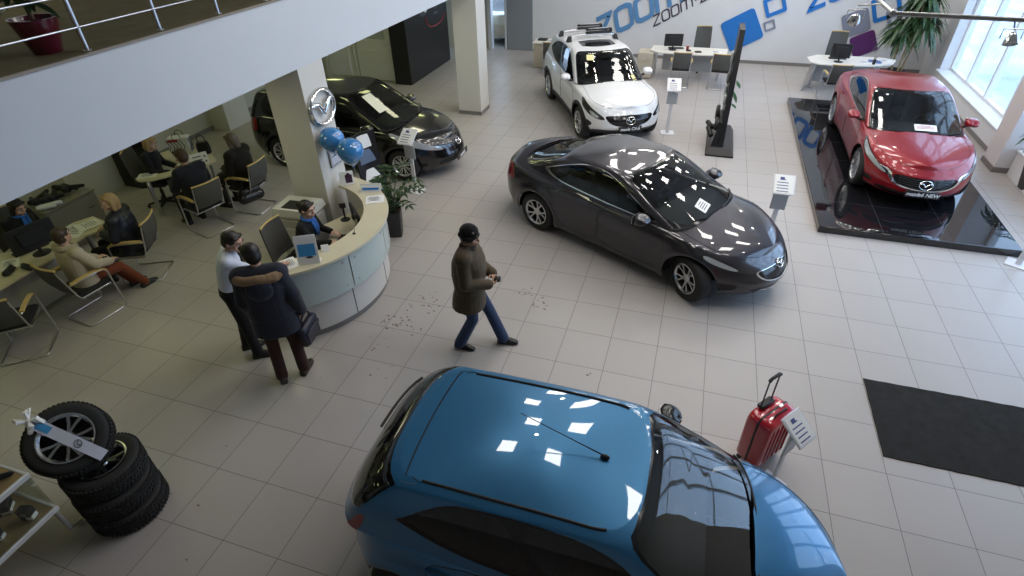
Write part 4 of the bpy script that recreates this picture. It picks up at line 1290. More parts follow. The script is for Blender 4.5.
def hand(mb, wrist, d, palm_n, side, curl=.5, grip=False):
    """palm, four unequal bent fingers and a thumb off the side of the palm. d: direction of the hand, palm_n: out of the palm"""
    d = Vector(d).normalized(); n = Vector(palm_n); n = (n-d*n.dot(d)).normalized(); s = d.cross(n)*side
    w = Vector(wrist)
    rings = []
    for (t,hw,ht) in ((0,.026,.019),(.03,.036,.018),(.06,.042,.016),(.085,.041,.014)):
        c = w+d*t
        rings.append([tuple(c+s*hw*math.cos(a)+n*ht*math.sin(a)) for a in np.linspace(0,2*PI,12,endpoint=False)])
    mb.loft(rings)
    for k,(off,L) in enumerate(((.031,.068),(.011,.078),(-.010,.072),(-.030,.056))):
        p = w+d*.082+s*off; a = 0.15
        for j,seg in enumerate((.42,.33,.25)):
            a += curl*(.9 if j else .6)
            q = p+(d*math.cos(a)+n*math.sin(a))*L*seg*1.1
            mb.capsule(p, q, .0092-.0008*j, .0086-.0008*j, 8); p = q
    p = w+d*.022+s*.026; q = p+(d*.55+s*.7+n*.25).normalized()*.042; r = q+(d*.85+s*.15+n*.45*(1+curl)).normalized()*.036
    mb.capsule(p,q,.0125,.0105,8); mb.capsule(q,r,.0102,.0085,8)

def human(label, loc, yaw, J, wear, H=1.0, skin=SKIN, female=False, group=None, name='person'):
    """J: joints in metres, facing +y. wear: clothing spec"""
    root = thing(name, label, 'person', loc, yaw, group)
    root.scale = (H,H,H)
    g = lambda k: Vector(J[k])
    hd = g('head'); Mh = Matrix.Translation(hd) @ Matrix.Rotation(J.get('hyaw',0),4,'Z') @ Matrix.Rotation(J.get('hpitch',0),4,'X')
    right = (g('shR')-g('shL')).normalized()
    fwd = Vector((0,0,1)).cross(right)
    def torso(mb, e, low=None, wk=1.0, belly=0):
        pel, wa, ch, nk = g('pelvis'), g('waist'), g('chest'), g('neck')
        sp = [(pel+V(0,0,-.09),.13*wk+e,.09*wk+e),(pel,.165*wk+e,.115*wk+e),(wa,.145*wk+e,.105*wk+e+belly),(ch,.175*wk+e,.118*wk+e+belly*.4),(ch+(nk-ch)*.6,.165*wk+e,.10*wk+e*.8),(nk,.07+e*.8,.06+e*.7)]
        if low: sp = low + sp[1:]
        rings_loft(mb, sp, right)
        mb.capsule(g('shL'), g('shR'), .055*wk+e*.9, .055*wk+e*.9)
    def arm(mb, s, e, cut=1.0):
        sh, el, wr = g('sh'+s), g('el'+s), g('wr'+s)
        mb.capsule(sh, el, .050+e, .040+e)
        mb.capsule(el, el+(wr-el)*cut, .039+e, .029+e*.95)
    def leg(mb, s, e, flare=0, cut=1.0):
        hp, kn, an = g('hip'+s), g('kn'+s), g('an'+s)
        mb.capsule(hp, kn, .080+e, .054+e)
        mb.capsule(kn, kn+(an-kn)*cut, .053+e, .037+e+flare)
    # ---- body, one continuous surface
    b = MB()
    torso(b, -.012); nk = g('neck')
    b.capsule(nk-V(0,0,.03), hd+Mh.to_3x3() @ V(0,-.02,-.07), .052, .05)
    for s in 'LR': arm(b, s, -.006); leg(b, s, -.008)
    for s,sd in (('L',-1),('R',1)):
        an = g('an'+s); t = V(*J.get('toe'+s,(0,1,0))).normalized()
        b.capsule(an+t*-.02, an+t*.12+V(0,0,-.045), .036,.026)
        d = J.get('hd'+s); wr = g('wr'+s)
        if d is None: d = wr-g('el'+s)
        hand(b, wr, d, J.get('pn'+s,(-sd,0,0)), (1 if s == 'R' else -1)*J.get('ts'+s,1), J.get('curl'+s,.45))
    Mo = b.M; b.M = Mh
    b.ball((0,-.008,.03),(.076,.094,.092),16,12)
    b.ball((0,.018,-.035),(.060,.072,.078),16,12)
    b.ball((0,.072,-.092),(.026,.022,.020)); b.capsule((0,.088,.012),(0,.112,-.030),.009,.014); b.ball((0,.09,-.068),(.028,.014,.014))
    for s in (-1,1):
        b.ball((s*.080,-.012,-.008),(.010,.020,.032),8,6); b.ball((s*.046,.062,-.035),(.026,.022,.022),8,6)
        b.capsule((s*.014,.094,.034),(s*.048,.080,.034),.009,.008)
    b.M = Mo
    body = link('body', remesh(b, .0085, 2, 'body'), skin, root)
    eye = MB(); eye.M = Mh; eye2 = MB(); eye2.M = Mh
    for s in (-1,1):
        for nm,c,r,mt in (('eye',(s*.033,.080,.012),(.012,.010,.0065),EYEW),('iris',(s*.033,.0875,.012),(.006,.004,.006),EYED)):
            e = MB(); e.M = Mh; e.ball(c,r,10,6); build(nm, e, mt, root, smooth=180)
        e = MB(); e.M = Mh; e.tube([(s*.014,.102,.040),(s*.034,.098,.047),(s*.054,.082,.040)],[.004,.0055,.003],6); build('eyebrow', e, wear.get('hairmat'), root, smooth=180)
    e = MB(); e.M = Mh; e.ball((0,.100,-.066),(.022,.006,.0075),10,6); build('mouth', e, LIP, root, smooth=180)
    # ---- hair or hat
    hm = wear['hairmat']
    h = MB(); h.M = Mh
    style = wear.get('hair','short')
    h.ball((0,-.022,.040),(.089,.098,.092),18,12)
    h.ball((0,-.045,-.01),(.084,.072,.085),16,10)
    h.capsule((-.055,.052,.085),(.055,.052,.085),.022,.022)
    if style == 'long':
        for s in (-1,1): h.capsule((s*.070,.0,.03),(s*.085,.01,-.14),.034,.042)
        h.capsule((0,-.07,0),(0,-.085,-.2),.075,.07); h.capsule((-.05,.05,.075),(-.08,.03,-.02),.02,.02)
    if style == 'bob':
        for s in (-1,1): h.capsule((s*.072,.0,.03),(s*.078,.0,-.09),.032,.032)
        h.capsule((0,-.06,0),(0,-.06,-.09),.072,.06)
    if style == 'bun': h.ball((0,-.115,.03),(.042,.04,.042))
    if style != 'none': link('hair', remesh(h, .009, 2, 'hair'), hm, root)
    if wear.get('hat'):
        c = MB(); c.M = Mh
        c.ball((0,-.012,.055),(.100,.112,.098),18,12); c.capsule((0,-.012,.02),(0,-.012,.03),.098,.100)
        hat = link('knitted_hat', remesh(c,.009,2,'hat'), wear['hat'], root)
        r = MB(); r.M = Mh; r.tube([(.099*math.cos(a), -.012+.112*math.sin(a), .022+.012*math.sin(a)) for a in np.linspace(0,2*PI,28,endpoint=False)], .013, 8, closed=True)
        build('hat_cuff', r, wear['hat'], hat, smooth=180)
    # ---- clothes
    if 'trousers' in wear:
        t = MB(); k = wear.get('tk',.014)
        pel = g('pelvis')
        rings_loft(t, [(pel+V(0,0,-.10),.15+k*.3,.10+k*.3),(pel,.168+k,.118+k),(pel+(g('waist')-pel)*.7,.150+k,.108+k)], right)
        for s in 'LR': leg(t, s, k, wear.get('flare',.012), 1.0)
        link('trousers', remesh(t,.011,3,'trousers'), wear['trousers'], root)
    if 'skirt' in wear:
        t = MB(); pel = g('pelvis'); mid = (g('knL')+g('knR'))/2
        rings_loft(t, [(pel+(mid-pel)*1.05,.20,.10),(pel+(mid-pel)*.5,.20,.12),(pel,.19,.14),(g('waist'),.15,.11)], right)
        link('skirt', remesh(t,.012,3,'skirt'), wear['skirt'], root)
    if 'top' in wear:
        t = MB(); k = wear.get('topk',.016); low = None
        if 'hem' in wear:
            pel = g('pelvis'); hem = wear['hem']           # list of (dz or point, wx, wy)
            low = [((pel+V(0,dy,dz)), wx, wy) for dz,wx,wy,dy in hem]+[(pel,.168+k,.12+k)]
        torso(t, k, low, wear.get('wk',1.0), wear.get('belly',0))
        for s in 'LR': arm(t, s, wear.get('sleeve',k), wear.get('cut',.96))
        top = link(wear.get('topname','jacket'), remesh(t, .011, wear.get('sm',3), 'top'), wear['top'], root)
        if wear.get('collar'):
            c = MB(); nk = g('neck'); r0, zz, rr = wear['collar'][1:4]
            c.tube([tuple(nk+right*math.cos(a)*r0+fwd*(math.sin(a)*r0*.9+.005)+V(0,0,zz-.018*math.sin(a))) for a in np.linspace(0,2*PI,22,endpoint=False)], rr, 8, closed=True)
            build(wear.get('collarname','collar'), c, wear['collar'][0], top, smooth=180)
    if 'scarf' in wear:
        c = MB(); nk = g('neck')
        c.tube([tuple(nk+right*math.cos(a)*.075+fwd*(math.sin(a)*.07+.01)+V(0,0,.012-.02*math.sin(a))) for a in np.linspace(0,2*PI,20,endpoint=False)], .021, 8, closed=True)
        p = nk+fwd*.085+V(0,0,-.02)
        ch = g('chest')
        for s in (-1,1): c.tube([tuple(p+right*s*.03), tuple(ch+fwd*.145+right*s*.03+V(0,0,.06)), tuple(ch+fwd*.155+right*s*.018-V(0,0,.06))],[.022,.03,.018],8)
        build('neck_scarf', c, wear['scarf'], root, smooth=180)
    if 'tie' in wear:
        c = MB(); nk, ch, wa = g('neck'), g('chest'), g('waist')
        c.tube([tuple(nk+fwd*.075), tuple(ch+fwd*.145), tuple(wa+fwd*.140)],[.012,.024,.03],6); build('tie', c, wear['tie'], root, smooth=180)
    for s in 'LR':
        c = MB(); an = g('an'+s); t = V(*J.get('toe'+s,(0,1,0))).normalized(); sd = V(t.y,-t.x,0)
        a0 = an-V(0,0,.075)
        prof = [(-.075,.030,.055),(-.06,.040,.080),(-.01,.042,.095),(.05,.044,.085),(.11,.050,.062),(.165,.044,.045),(.195,.022,.030)]
        rg = []
        up = V(0,0,1) if t.z > -.2 else V(0,0,1)
        for (yy,hw,ht) in prof:
            rg.append([tuple(a0+t*yy+sd*hw*x_+V(0,0,1)*ht*z_) for x_,z_ in ((-.9,0),(.9,0),(1,.25),(.95,.6),(.6,.95),(0,1.05),(-.6,.95),(-.95,.6),(-1,.25))])
        c.loft(rg)
        if wear.get('boots'): c.capsule(an+V(0,0,-.01), an+(g('kn'+s)-an)*.7, .048,.060)
        build('boot' if wear.get('boots') else 'shoe', c, wear['shoes'], root, smooth=70)
    return root

STAND = dict(pelvis=(0,0,.95), waist=(0,0,1.10), chest=(0,.01,1.29), neck=(0,-.012,1.475), head=(0,.012,1.625),
    shL=(-.175,-.005,1.415), shR=(.175,-.005,1.415), elL=(-.225,-.03,1.13), elR=(.225,-.03,1.13), wrL=(-.225,.05,.89), wrR=(.225,.05,.89),
    hipL=(-.09,0,.92), hipR=(.09,0,.92), knL=(-.10,.02,.50), knR=(.10,.02,.50), anL=(-.10,-.02,.078), anR=(.10,-.02,.078))
SIT = dict(pelvis=(0,0,.56), waist=(0,-.02,.70), chest=(0,0,.88), neck=(0,.0,1.065), head=(0,.025,1.215),
    shL=(-.175,0,1.005), shR=(.175,0,1.005), elL=(-.23,.06,.75), elR=(.23,.06,.75), wrL=(-.13,.29,.70), wrR=(.13,.29,.70), hdL=(.3,1,0), hdR=(-.3,1,0), pnL=(0,0,-1), pnR=(0,0,-1),
    hipL=(-.09,.02,.54), hipR=(.09,.02,.54), knL=(-.12,.44,.52), knR=(.12,.44,.52), anL=(-.12,.42,.078), anR=(.12,.42,.078))
def pose(base, **k):
    d = dict(base); d.update(k); return d
def cloth(name, col, rough=.85, bump=(40,.3)): return mat(name, col, rough, bump=bump, sheen=.1, spec=.2)
H_BLK = mat('black hair', (.014,.011,.010), .45); H_BRN = mat('brown hair', (.05,.030,.018), .5); H_BLD = mat('blond hair', (.36,.24,.11), .5); H_GRY = mat('grey brown hair', (.10,.08,.06), .5)
C_BLK = cloth('black cloth', (.012,.012,.014)); SHOE = mat('black leather shoe', (.012,.011,.011), .3)

# man in the brown coat, mid-stride, both hands before him on a small dark case
J1 = pose(STAND, pelvis=(0,0,.94), head=(0,.045,1.615), neck=(0,.01,1.465), hyaw=-.15, hpitch=-.12,
    hipL=(-.085,0,.915), hipR=(.085,0,.915), knL=(-.09,.20,.51), anL=(-.085,.36,.080), knR=(.09,.03,.49), anR=(.09,-.16,.085), toeR=(.1,1,-.1),
    elL=(-.255,.03,1.12), elR=(.255,.02,1.12), wrL=(-.075,.27,1.08), wrR=(.105,.26,1.05), hdL=(.9,.5,0), hdR=(-.8,.6,0), pnL=(0,-.4,-1), pnR=(0,-.3,1), curlL=.6, curlR=.6)
w1 = dict(hairmat=H_GRY, hat=cloth('black wool', (.008,.008,.009), .95, (150,.6)), trousers=cloth('blue denim', (.030,.050,.105), .8, (120,.25)), top=cloth('brown quilted coat', (.070,.051,.029), .7, (14,.8)), topname='coat', topk=.050, sleeve=.036,
    hem=[(-.27,.245,.205,-.02),(-.15,.235,.195,-.015)], wk=1.08, belly=.035, collar=(cloth('brown collar', (.040,.030,.018)),.082,.015,.026), shoes=SHOE, flare=.02, tk=.018)
p = human('man in a brown coat and black knitted hat walking across the tiles', (-2.22,-1.84,0), math.radians(-82), J1, w1, .99)
o = MB(); o.box((.02,.345,1.075),(.075,.075,.05),.012); b = build('held_case', o, mat('dark case',(.015,.015,.02),.4)); b.name = 'small_case'
b.matrix_world = Matrix.Translation((-2.22,-1.84,0)) @ Matrix.Rotation(math.radians(-82),4,'Z') @ Matrix.Scale(.99,4); tag(b,'small dark case held in the hands of the man in the black hat','case')

# man in the navy parka, seen from behind at the desk
J2 = pose(STAND, head=(-.03,.06,1.615), neck=(-.005,.02,1.47), hyaw=.55, hpitch=-.28, wrR=(.27,.04,.88), elR=(.255,-.03,1.13), wrL=(-.24,.12,.90), curlR=1.0, anL=(-.115,-.05,.078), anR=(.115,.03,.078), knL=(-.11,.0,.5), knR=(.11,.04,.5), toeL=(-.25,1,0), toeR=(.3,1,0))
FUR = cloth('brown fur', (.24,.155,.085), 1.0, (160,1.0))
w2 = dict(hairmat=H_BLK, trousers=cloth('maroon brown trousers', (.040,.017,.015)), top=cloth('navy parka cloth', (.022,.024,.036), .75, (26,.45)), topname='parka', topk=.050, sleeve=.038, hem=[(-.24,.245,.185,0),(-.12,.235,.18,0)], wk=1.12,
    shoes=mat('brown leather shoe', (.030,.020,.015), .4), tk=.014, flare=.014)
p = human('man in a navy parka with fur-trimmed hood, seen from behind', (-4.10,-2.97,0), math.radians(30), J2, w2, 1.05)
f = MB(); 
for i in range(26):
    t = i/25; a = PI*.98+t*PI*1.04
    f.ball((.20*math.cos(a), -.03+.13*math.sin(a), 1.455-.03*abs(math.cos(a))),(.050+.010*math.sin(i*5),.050,.048+.009*math.cos(i*3)),8,6)
link('fur_trim', remesh(f,.010,1,'fur'), FUR, p)
f = MB(); f.ball((0,-.155,1.33),(.135,.062,.13)); link('hood', remesh(f,.012,3,'hood'), w2['top'], p)
# the bag that hangs from his right hand
bg = thing('briefcase', 'dark navy briefcase hanging from the hand of the man in the parka', 'bag', (-4.10,-2.97,0), math.radians(30))
M0 = (.30,.055,.62)
m = MB(); m.at(M0, rz=PI/2-.35); m.box((0,0,0),(.36,.10,.27),.03); build('case_body', m, mat('navy leather', (.012,.014,.030), .4, bump=(60,.2)), bg, smooth=50)
m = MB(); m.at(M0, rz=PI/2-.35); m.box((0,-.054,-.03),(.28,.014,.17),.006); m.box((0,-.062,.04),(.30,.012,.05),.005); build('front_pocket', m, mat('navy leather', (.012,.014,.030), .4), bg)
m = MB(); m.at(M0, rz=PI/2-.35); m.tube([(-.09,0,.13),(-.085,0,.20),(-.05,0,.235),(.05,0,.235),(.085,0,.20),(.09,0,.13)],.011,8); build('handle', m, mat('navy leather', (.012,.014,.030), .4), bg)

# man in the white shirt beside him
J3 = pose(STAND, waist=(0,.02,1.10), chest=(0,.07,1.28), shL=(-.175,.09,1.40), shR=(.175,.09,1.40), head=(.03,.19,1.56), neck=(0,.12,1.45), hyaw=-.5, hpitch=-.35, elR=(.15,.34,1.22), wrR=(-.01,.53,1.125), hdR=(-.45,.9,-.04), pnR=(0,0,-1), curlR=.12, elL=(-.24,.08,1.12), wrL=(-.17,.26,1.0), anL=(-.12,-.08,.078), anR=(.10,.04,.078), toeL=(-.1,1,0), toeR=(.1,1,0), knL=(-.11,-.02,.5))
w3 = dict(hairmat=H_BLK, trousers=C_BLK, top=cloth('white shirt cotton', (.60,.64,.72), .8, (18,.25)), topname='shirt', topk=.014, sleeve=.012, shoes=SHOE, tie=C_BLK, collar=(cloth('shirt collar', (.62,.66,.74)),.062,-.004,.013)
)
human('dark-haired man in a white shirt leaning a hand on the reception desk', (-4.82,-2.76,0), math.radians(-50), J3, w3, 1.03)

# receptionist
J4 = pose(SIT, hyaw=-.15, hpitch=-.22, chest=(0,.05,.88), neck=(0,.09,1.06), head=(0,.13,1.205), shL=(-.17,.07,1.0), shR=(.17,.07,1.0), elR=(.23,.22,.80), wrR=(.16,.44,.80), hdR=(-.05,1,-.05), elL=(-.24,.12,.78), wrL=(-.12,.34,.80), curlR=.2)
w4 = dict(hairmat=H_BLK, hair='bun', trousers=C_BLK, top=cloth('black suit jacket', (.010,.010,.012)), topk=.016, sleeve=.014, scarf=cloth('blue neck scarf', (.03,.13,.42), .6), shoes=SHOE, hem=[(-.10,.185,.14,0)])
human('receptionist in black with a blue neck scarf seated behind the curved desk', (-4.92,-1.22,.02), math.radians(-80), J4, w4, 1.0, SKIN2, True)
# ---- the two office desks
J5 = pose(SIT, hyaw=-.1, hpitch=-.35, neck=(0,.04,1.06), head=(0,.10,1.19))
human('blond woman in dark clothes seated behind the far office desk', (-8.98,.15,0), math.radians(-66), J5, dict(hairmat=H_BLD, hair='bob', trousers=C_BLK, top=cloth('dark jacket', (.014,.014,.018)), topk=.016, shoes=SHOE, hem=[(-.10,.185,.14,0)]), 1.0, SKIN2, True)
J6 = pose(SIT, hyaw=.1, hpitch=-.2, neck=(0,.05,1.06), head=(0,.09,1.205), elR=(.27,.10,.76), elL=(-.27,.10,.76), wrR=(.16,.36,.78), wrL=(-.16,.36,.78))
human('man in a dark hooded jacket seen from behind at the far desk', (-7.66,-.30,0), math.radians(75), J6, dict(hairmat=H_BRN, trousers=cloth('dark trousers', (.014,.014,.018)), top=cloth('dark blue jacket', (.014,.016,.026), .8, (24,.4)), topk=.040, sleeve=.030, wk=1.05, shoes=SHOE, hem=[(-.12,.21,.17,0)], collar=(cloth('dark blue hood', (.014,.016,.026)),.095,-.02,.045), collarname='hood'), 1.05)
J7 = pose(SIT, hyaw=.0, hpitch=-.25, wrL=(-.09,.26,.74), wrR=(.09,.26,.74))
human('woman in a dark fur coat seated at the end of the far desk', (-7.42,.53,0), math.radians(92), J7, dict(hairmat=H_GRY, hair='bob', skirt=cloth('dark skirt', (.015,.014,.014)), top=cloth('dark fur', (.013,.011,.010), 1.0, (110,1.0)), topname='fur_coat', topk=.050, sleeve=.040, wk=1.05, shoes=SHOE, boots=True, hem=[(-.12,.23,.19,.02)], sm=1), 1.03, SKIN2, True)
J8 = pose(SIT, hyaw=-.1, hpitch=-.45, neck=(0,.06,1.06), head=(0,.12,1.19))
human('dark-haired woman with a blue scarf behind the near office desk', (-8.98,-2.20,0), math.radians(-80), J8, dict(hairmat=H_BLK, hair='bob', trousers=C_BLK, top=cloth('black cardigan', (.012,.012,.014)), topk=.016, scarf=cloth('blue neck scarf', (.03,.13,.42), .6), shoes=SHOE, hem=[(-.10,.185,.14,0)]), 1.0, SKIN2, True)
J9 = pose(SIT, hyaw=.15, hpitch=-.05, knL=(-.10,.42,.52), knR=(.10,.44,.50), anL=(-.10,.62,.078), anR=(.10,.66,.078), elR=(.25,.10,.78), wrR=(.14,.34,.66), elL=(-.25,.10,.78), wrL=(-.12,.32,.66))
human('young person in a beige padded jacket and rust trousers on a chair', (-7.52,-2.62,0), math.radians(-6), J9, dict(hairmat=H_BRN, trousers=cloth('rust trousers', (.17,.045,.022)), top=cloth('beige padded jacket', (.44,.38,.28), .8, (20,.4)), topname='padded_jacket', topk=.038, sleeve=.030, shoes=mat('dark trainers', (.02,.03,.035), .5), hem=[(-.12,.21,.17,0)], collar=(cloth('beige hood', (.36,.31,.23)),.095,-.015,.045), collarname='hood'), .97, SKIN2)
J10 = pose(SIT, hyaw=.75, hpitch=-.05, wrL=(-.10,.24,.78), wrR=(.10,.26,.80))
human('blond woman in a navy quilted jacket facing the beige jacket', (-7.62,-1.74,0), math.radians(118), J10, dict(hairmat=H_BLD, hair='bob', trousers=C_BLK, top=mat('navy quilted nylon',(.014,.017,.030),.35,bump=(16,.8)), topname='quilted_jacket', topk=.045, sleeve=.036, wk=1.05, shoes=SHOE, boots=True, hem=[(-.12,.23,.19,0)]), 1.0, SKIN2, True)
# ------------------------------------------------------------------ furniture
BEECH = mat('beech wood', (.52,.37,.14), .4, noise=(4,.12)); DESK = mat('cream desktop', (.60,.55,.40), .4, noise=(3,.04)); DWHITE = mat('white desktop', (.70,.68,.62), .4)
MESHG = mat('grey chair fabric', (.085,.085,.078), .8, bump=(150,.3)); SEATB = mat('black seat fabric', (.014,.014,.015), .85, bump=(120,.3))
PAPER = mat('paper', (.8,.8,.78), .8); PRINT = mat('print grey', (.12,.12,.16), .8); SCRB = mat('screen black', (.008,.008,.010), .12); PLB = mat('black plastic', (.016,.016,.017), .5)
LG = mat('light grey laminate', (.36,.36,.35), .5); PBLUE = mat('printed blue', (.06,.30,.60), .5); GREYP = mat('grey plastic', (.30,.30,.29), .5)

def visitor_chair(label, loc, yaw, group):
    t = thing('visitor_chair', label, 'chair', loc, yaw, group)
    m = MB(); m.box((0,.02,.455),(.47,.46,.06),.025); build('seat', m, SEATB, t, smooth=60)
    g = []
    for i in range(9):
        v = i/8; z = .52+.40*v; y = -.215-.10*v-.03*math.sin(v*PI)
        g.append([((-.225+.45*j/10)*(1-.04*v), y-.035*math.cos((j/10-.5)*PI), z) for j in range(11)])
    m = MB(); m.sheet(g, .018); build('backrest', m, MESHG, t, smooth=60)
    m = MB(); m.tube([((-.24+.48*j/10), -.315-.035*math.cos((j/10-.5)*PI), .925) for j in range(11)], .016, 8); build('top_rail', m, BEECH, t, smooth=60)
    for s in (-1,1):
        m = MB()
        m.tube([(s*.25,-.26,.66),(s*.262,-.245,.67),(s*.262,.10,.665),(s*.262,.19,.645),(s*.262,.215,.60),(s*.262,.235,.05),(s*.262,.215,.016),(s*.262,.17,.014),(s*.262,-.24,.014),(s*.25,-.275,.014),(s*.20,-.29,.014),(0,-.29,.014)], .0125, 8)
        build('sled_frame', m, M_alu, t, smooth=60)
        m = MB(); m.loft([[(s*.262-.024,y,z+a),(s*.262+.024,y,z+a),(s*.262+.022,y,z+a+.022),(s*.262-.022,y,z+a+.022)] for y,z,a in ((-.25,.672,0),(-.12,.685,0),(.06,.680,0),(.16,.664,0),(.215,.625,0))]); build('armrest', m, BEECH, t, smooth=50)
    m = MB()
    for s in (-1,1): m.tube([(s*.235,.20,.42),(s*.235,-.20,.42),(s*.235,-.235,.5),(s*.235,-.325,.90)], .011, 8)
    for y in (.18,-.18): m.tube([(-.26,y,.42),(.26,y,.42)], .010, 8)
    build('back_frame', m, M_alu, t, smooth=60)
    return t
def office_chair(label, loc, yaw, group, hi=1.08):
    t = thing('office_chair', label, 'chair', loc, yaw, group)
    m = MB(); m.box((0,0,.48),(.48,.47,.08),.03); build('seat', m, SEATB, t, smooth=60)
    g = [[((-.23+.46*j/8)*(1-.10*v*v), -.22-.08*v-.04*math.cos((j/8-.5)*PI), .55+(hi-.55)*v) for j in range(9)] for v in np.linspace(0,1,9)]
    m = MB(); m.sheet(g, .02); build('backrest', m, MESHG, t, smooth=60)
    m = MB(); m.tube([(x,y,z+.005) for x,y,z in g[-1]], .014, 8); build('top_rail', m, BEECH, t, smooth=60)
    m = MB(); m.lathe([(.03,.08),(.03,.30),(.02,.30),(.02,.44)],12); m.box((0,-.2,.47),(.06,.14,.03),.01); build('column', m, PLB, t)
    m = MB()
    for k in range(5):
        a = 2*PI*k/5; m.tube([(0,0,.10),(.29*math.cos(a),.29*math.sin(a),.065)],[.03,.018],8); m.ball((.29*math.cos(a),.29*math.sin(a),.030),(.03,.03,.03),8,6)
    build('star_base', m, PLB, t)
    return t
def monitor(label, loc, yaw, w=.46, h=.28):
    t = thing('monitor', label, 'monitor', loc, yaw)
    m = MB(); m.lathe([(.11,0),(.11,.008),(.03,.016),(.02,.02),(.02,.12)],20); build('stand', m, PLB, t)
    m = MB(); m.box((0,0,.10+h/2),(w,.03,h),.008); m.box((0,-.025,.10+h/2),(w*.6,.03,h*.6),.01); build('housing', m, PLB, t)
    m = MB(); m.box((0,.0165,.10+h/2),(w-.03,.002,h-.03)); build('screen', m, SCRB, t)
    return t
def keyboard(label, loc, yaw, group=None):
    m = MB(); m.box((0,0,.010),(.42,.14,.018),.005)
    for r in range(4):
        for c in range(12): m.box((-.185+.0335*c,-.045+.03*r,.021),(.026,.023,.006))
    o = build('keyboard', m, PLB); o.location = loc; o.rotation_euler = (0,0,yaw); tag(o,label,'keyboard',group); return o
def paper(label, loc, yaw, w=.21, h=.297, group=None, mt=None, lines=True, tilt=0):
    m = MB(); g = [[(-w/2+w*i/4, -h/2+h*j/4, .003+.004*math.sin(i*1.1+j*.7)**2) for j in range(5)] for i in range(5)]
    m.sheet(g, .0015); o = build('paper_sheet', m, mt or PAPER, smooth=60); o.location = loc; o.rotation_euler = (tilt,0,yaw); tag(o, label, 'paper', group)
    if lines:
        l = MB()
        for k in range(5): l.box((-.01*w/.2,h*.3-.12*h*k,.0085),(w*(.7 if k%3 else .5),h*.03,.001))
        build('print', l, PRINT, o)
    return o
def desk_mesh(name, label, loc, yaw, top_poly, topmat, legs, panel=None, z=.74, legmat=None):
    t = thing(name, label, 'desk', loc, yaw)
    m = MB(); m.prism(top_poly, z-.028, z); build('desktop', m, topmat, t, smooth=30)
    for (x,y) in legs:
        l = MB(); l.box((x,y,z/2-.014),(.06,.06,z-.03),.012); l.box((x,y,.012),(.09,.09,.024),.008); build('leg', l, legmat or M_alu, t)
    if panel:
        for (c,s) in panel: p = MB(); p.box(c,s,.006); build('modesty_panel', p, LG, t)
    return t
# far office desk
d = desk_mesh('office_desk','cream office desk with laptop screen and bags, the farther of the two under the mezzanine',(0,0,0),0,
    [(-9.45,.62),(-9.30,1.02),(-8.6,1.08),(-8.16,.74),(-8.12,.42),(-8.22,.24),(-8.40,.10),(-8.50,-.08),(-8.64,-.27),(-8.82,-.35),(-8.96,-.29),(-8.96,-.17),(-8.78,-.10),(-8.62,.08),(-8.58,.38),(-9.0,.50)][::-1], DESK, [(-8.80,-.22),(-8.3,.45),(-9.2,.8),(-8.5,.9)], [((-8.65,.60,.45),(.75,.02,.5))])
def bag_box(label, loc, yaw):
    t = thing('shopping_bag', label, 'bag', loc, yaw)
    m = MB(); g=[(-.17,-.09),(.17,-.09),(.17,.09),(-.17,.09)]
    m.loft([[(x,y,0) for x,y in g],[(x*1.03,y*1.03,.30) for x,y in g]]); build('bag_body', m, mat('white paper bag',(.62,.62,.60),.6), t, smooth=20)
    m = MB()
    for i in range(-2,3): m.tube([(-.07+.06*i,-.095,.02+.02*abs(i)),(-.02+.06*i,-.0975,.15),(-.08+.06*i,-.098,.28)], .007, 5)
    for i in range(3): m.tube([(.176,-.07+.06*i,.02),(.178,-.02+.05*i,.16),(.181,-.07+.06*i,.28)], .007, 5)
    build('black_pattern', m, PLB, t)
    m = MB(); m.box((-.08,-.094,.26),(.18,.004,.05)); build('red_stripe', m, mat('bag red',(.35,.03,.04),.5), t)
    m = MB()
    for s in (-1,1): m.tube([(-.07,s*.09,.29),(-.06,s*.09,.37),(0,s*.09,.40),(.06,s*.09,.37),(.07,s*.09,.29)],.006,6)
    build('handles', m, PLB, t)
    return t
bag_box('white patterned paper bag standing on the far desk',(-9.0,.86,.74),.5)
m = thing('handbag','small upright black handbag on the far desk beside the paper bag','bag',(-8.56,.93,.74),.4)
b = MB(); b.loft([[(x,y,z) for x,y in ((-.10*k,-.05),(.10*k,-.05),(.10*k,.05),(-.10*k,.05))] for z,k in ((0,1),(.12,1.05),(.22,.8))]); build('bag_body', b, mat('black leather',(.010,.010,.011),.35), m, smooth=40)
b = MB(); b.tube([(-.07,0,.21),(-.06,0,.32),(0,0,.36),(.06,0,.32),(.07,0,.21)],.009,6); build('strap', b, mat('black leather',(.010,.010,.011),.35), m, smooth=60)
# tent card and papers
t = thing('tent_card','white folded price card standing on the far desk','card',(-8.30,.50,.741),1.0)
g = MB()
for s in (-1,1): g.loft([[(-.16,s*.07,0),(.16,s*.07,0),(.16,s*.07-s*.003,0),(-.16,s*.07-s*.003,0)],[(-.16,s*.002,.20),(.16,s*.002,.20),(.16,0,.197),(-.16,0,.197)]])
build('card', g, PAPER, t)
g = MB()
for k in range(3): g.box((-.02,-.062+.019*k,.034+.055*k),(.20-.03*k,.002,.018),rx=-.33)
for k in range(2): g.box((.11,-.055+.03*k,.05+.08*k),(.03,.002,.03),rx=-.33)
build('print', g, PRINT, t)
paper('loose white sheet on the rounded end of the far desk',(-8.84,-.14,.741),.6,.30,.22)
paper('white form beside the tent card on the far desk',(-8.50,.40,.741),1.1,.25,.32)
b = MB(); b.box((0,0,.012),(.30,.22,.022),.005); o = build('laptop', b, PLB); o.location = (-8.62,.68,.741); o.rotation_euler = (0,0,1.2); tag(o,'closed black laptop on the far desk','laptop')
CH = 'beech and steel visitor chairs'
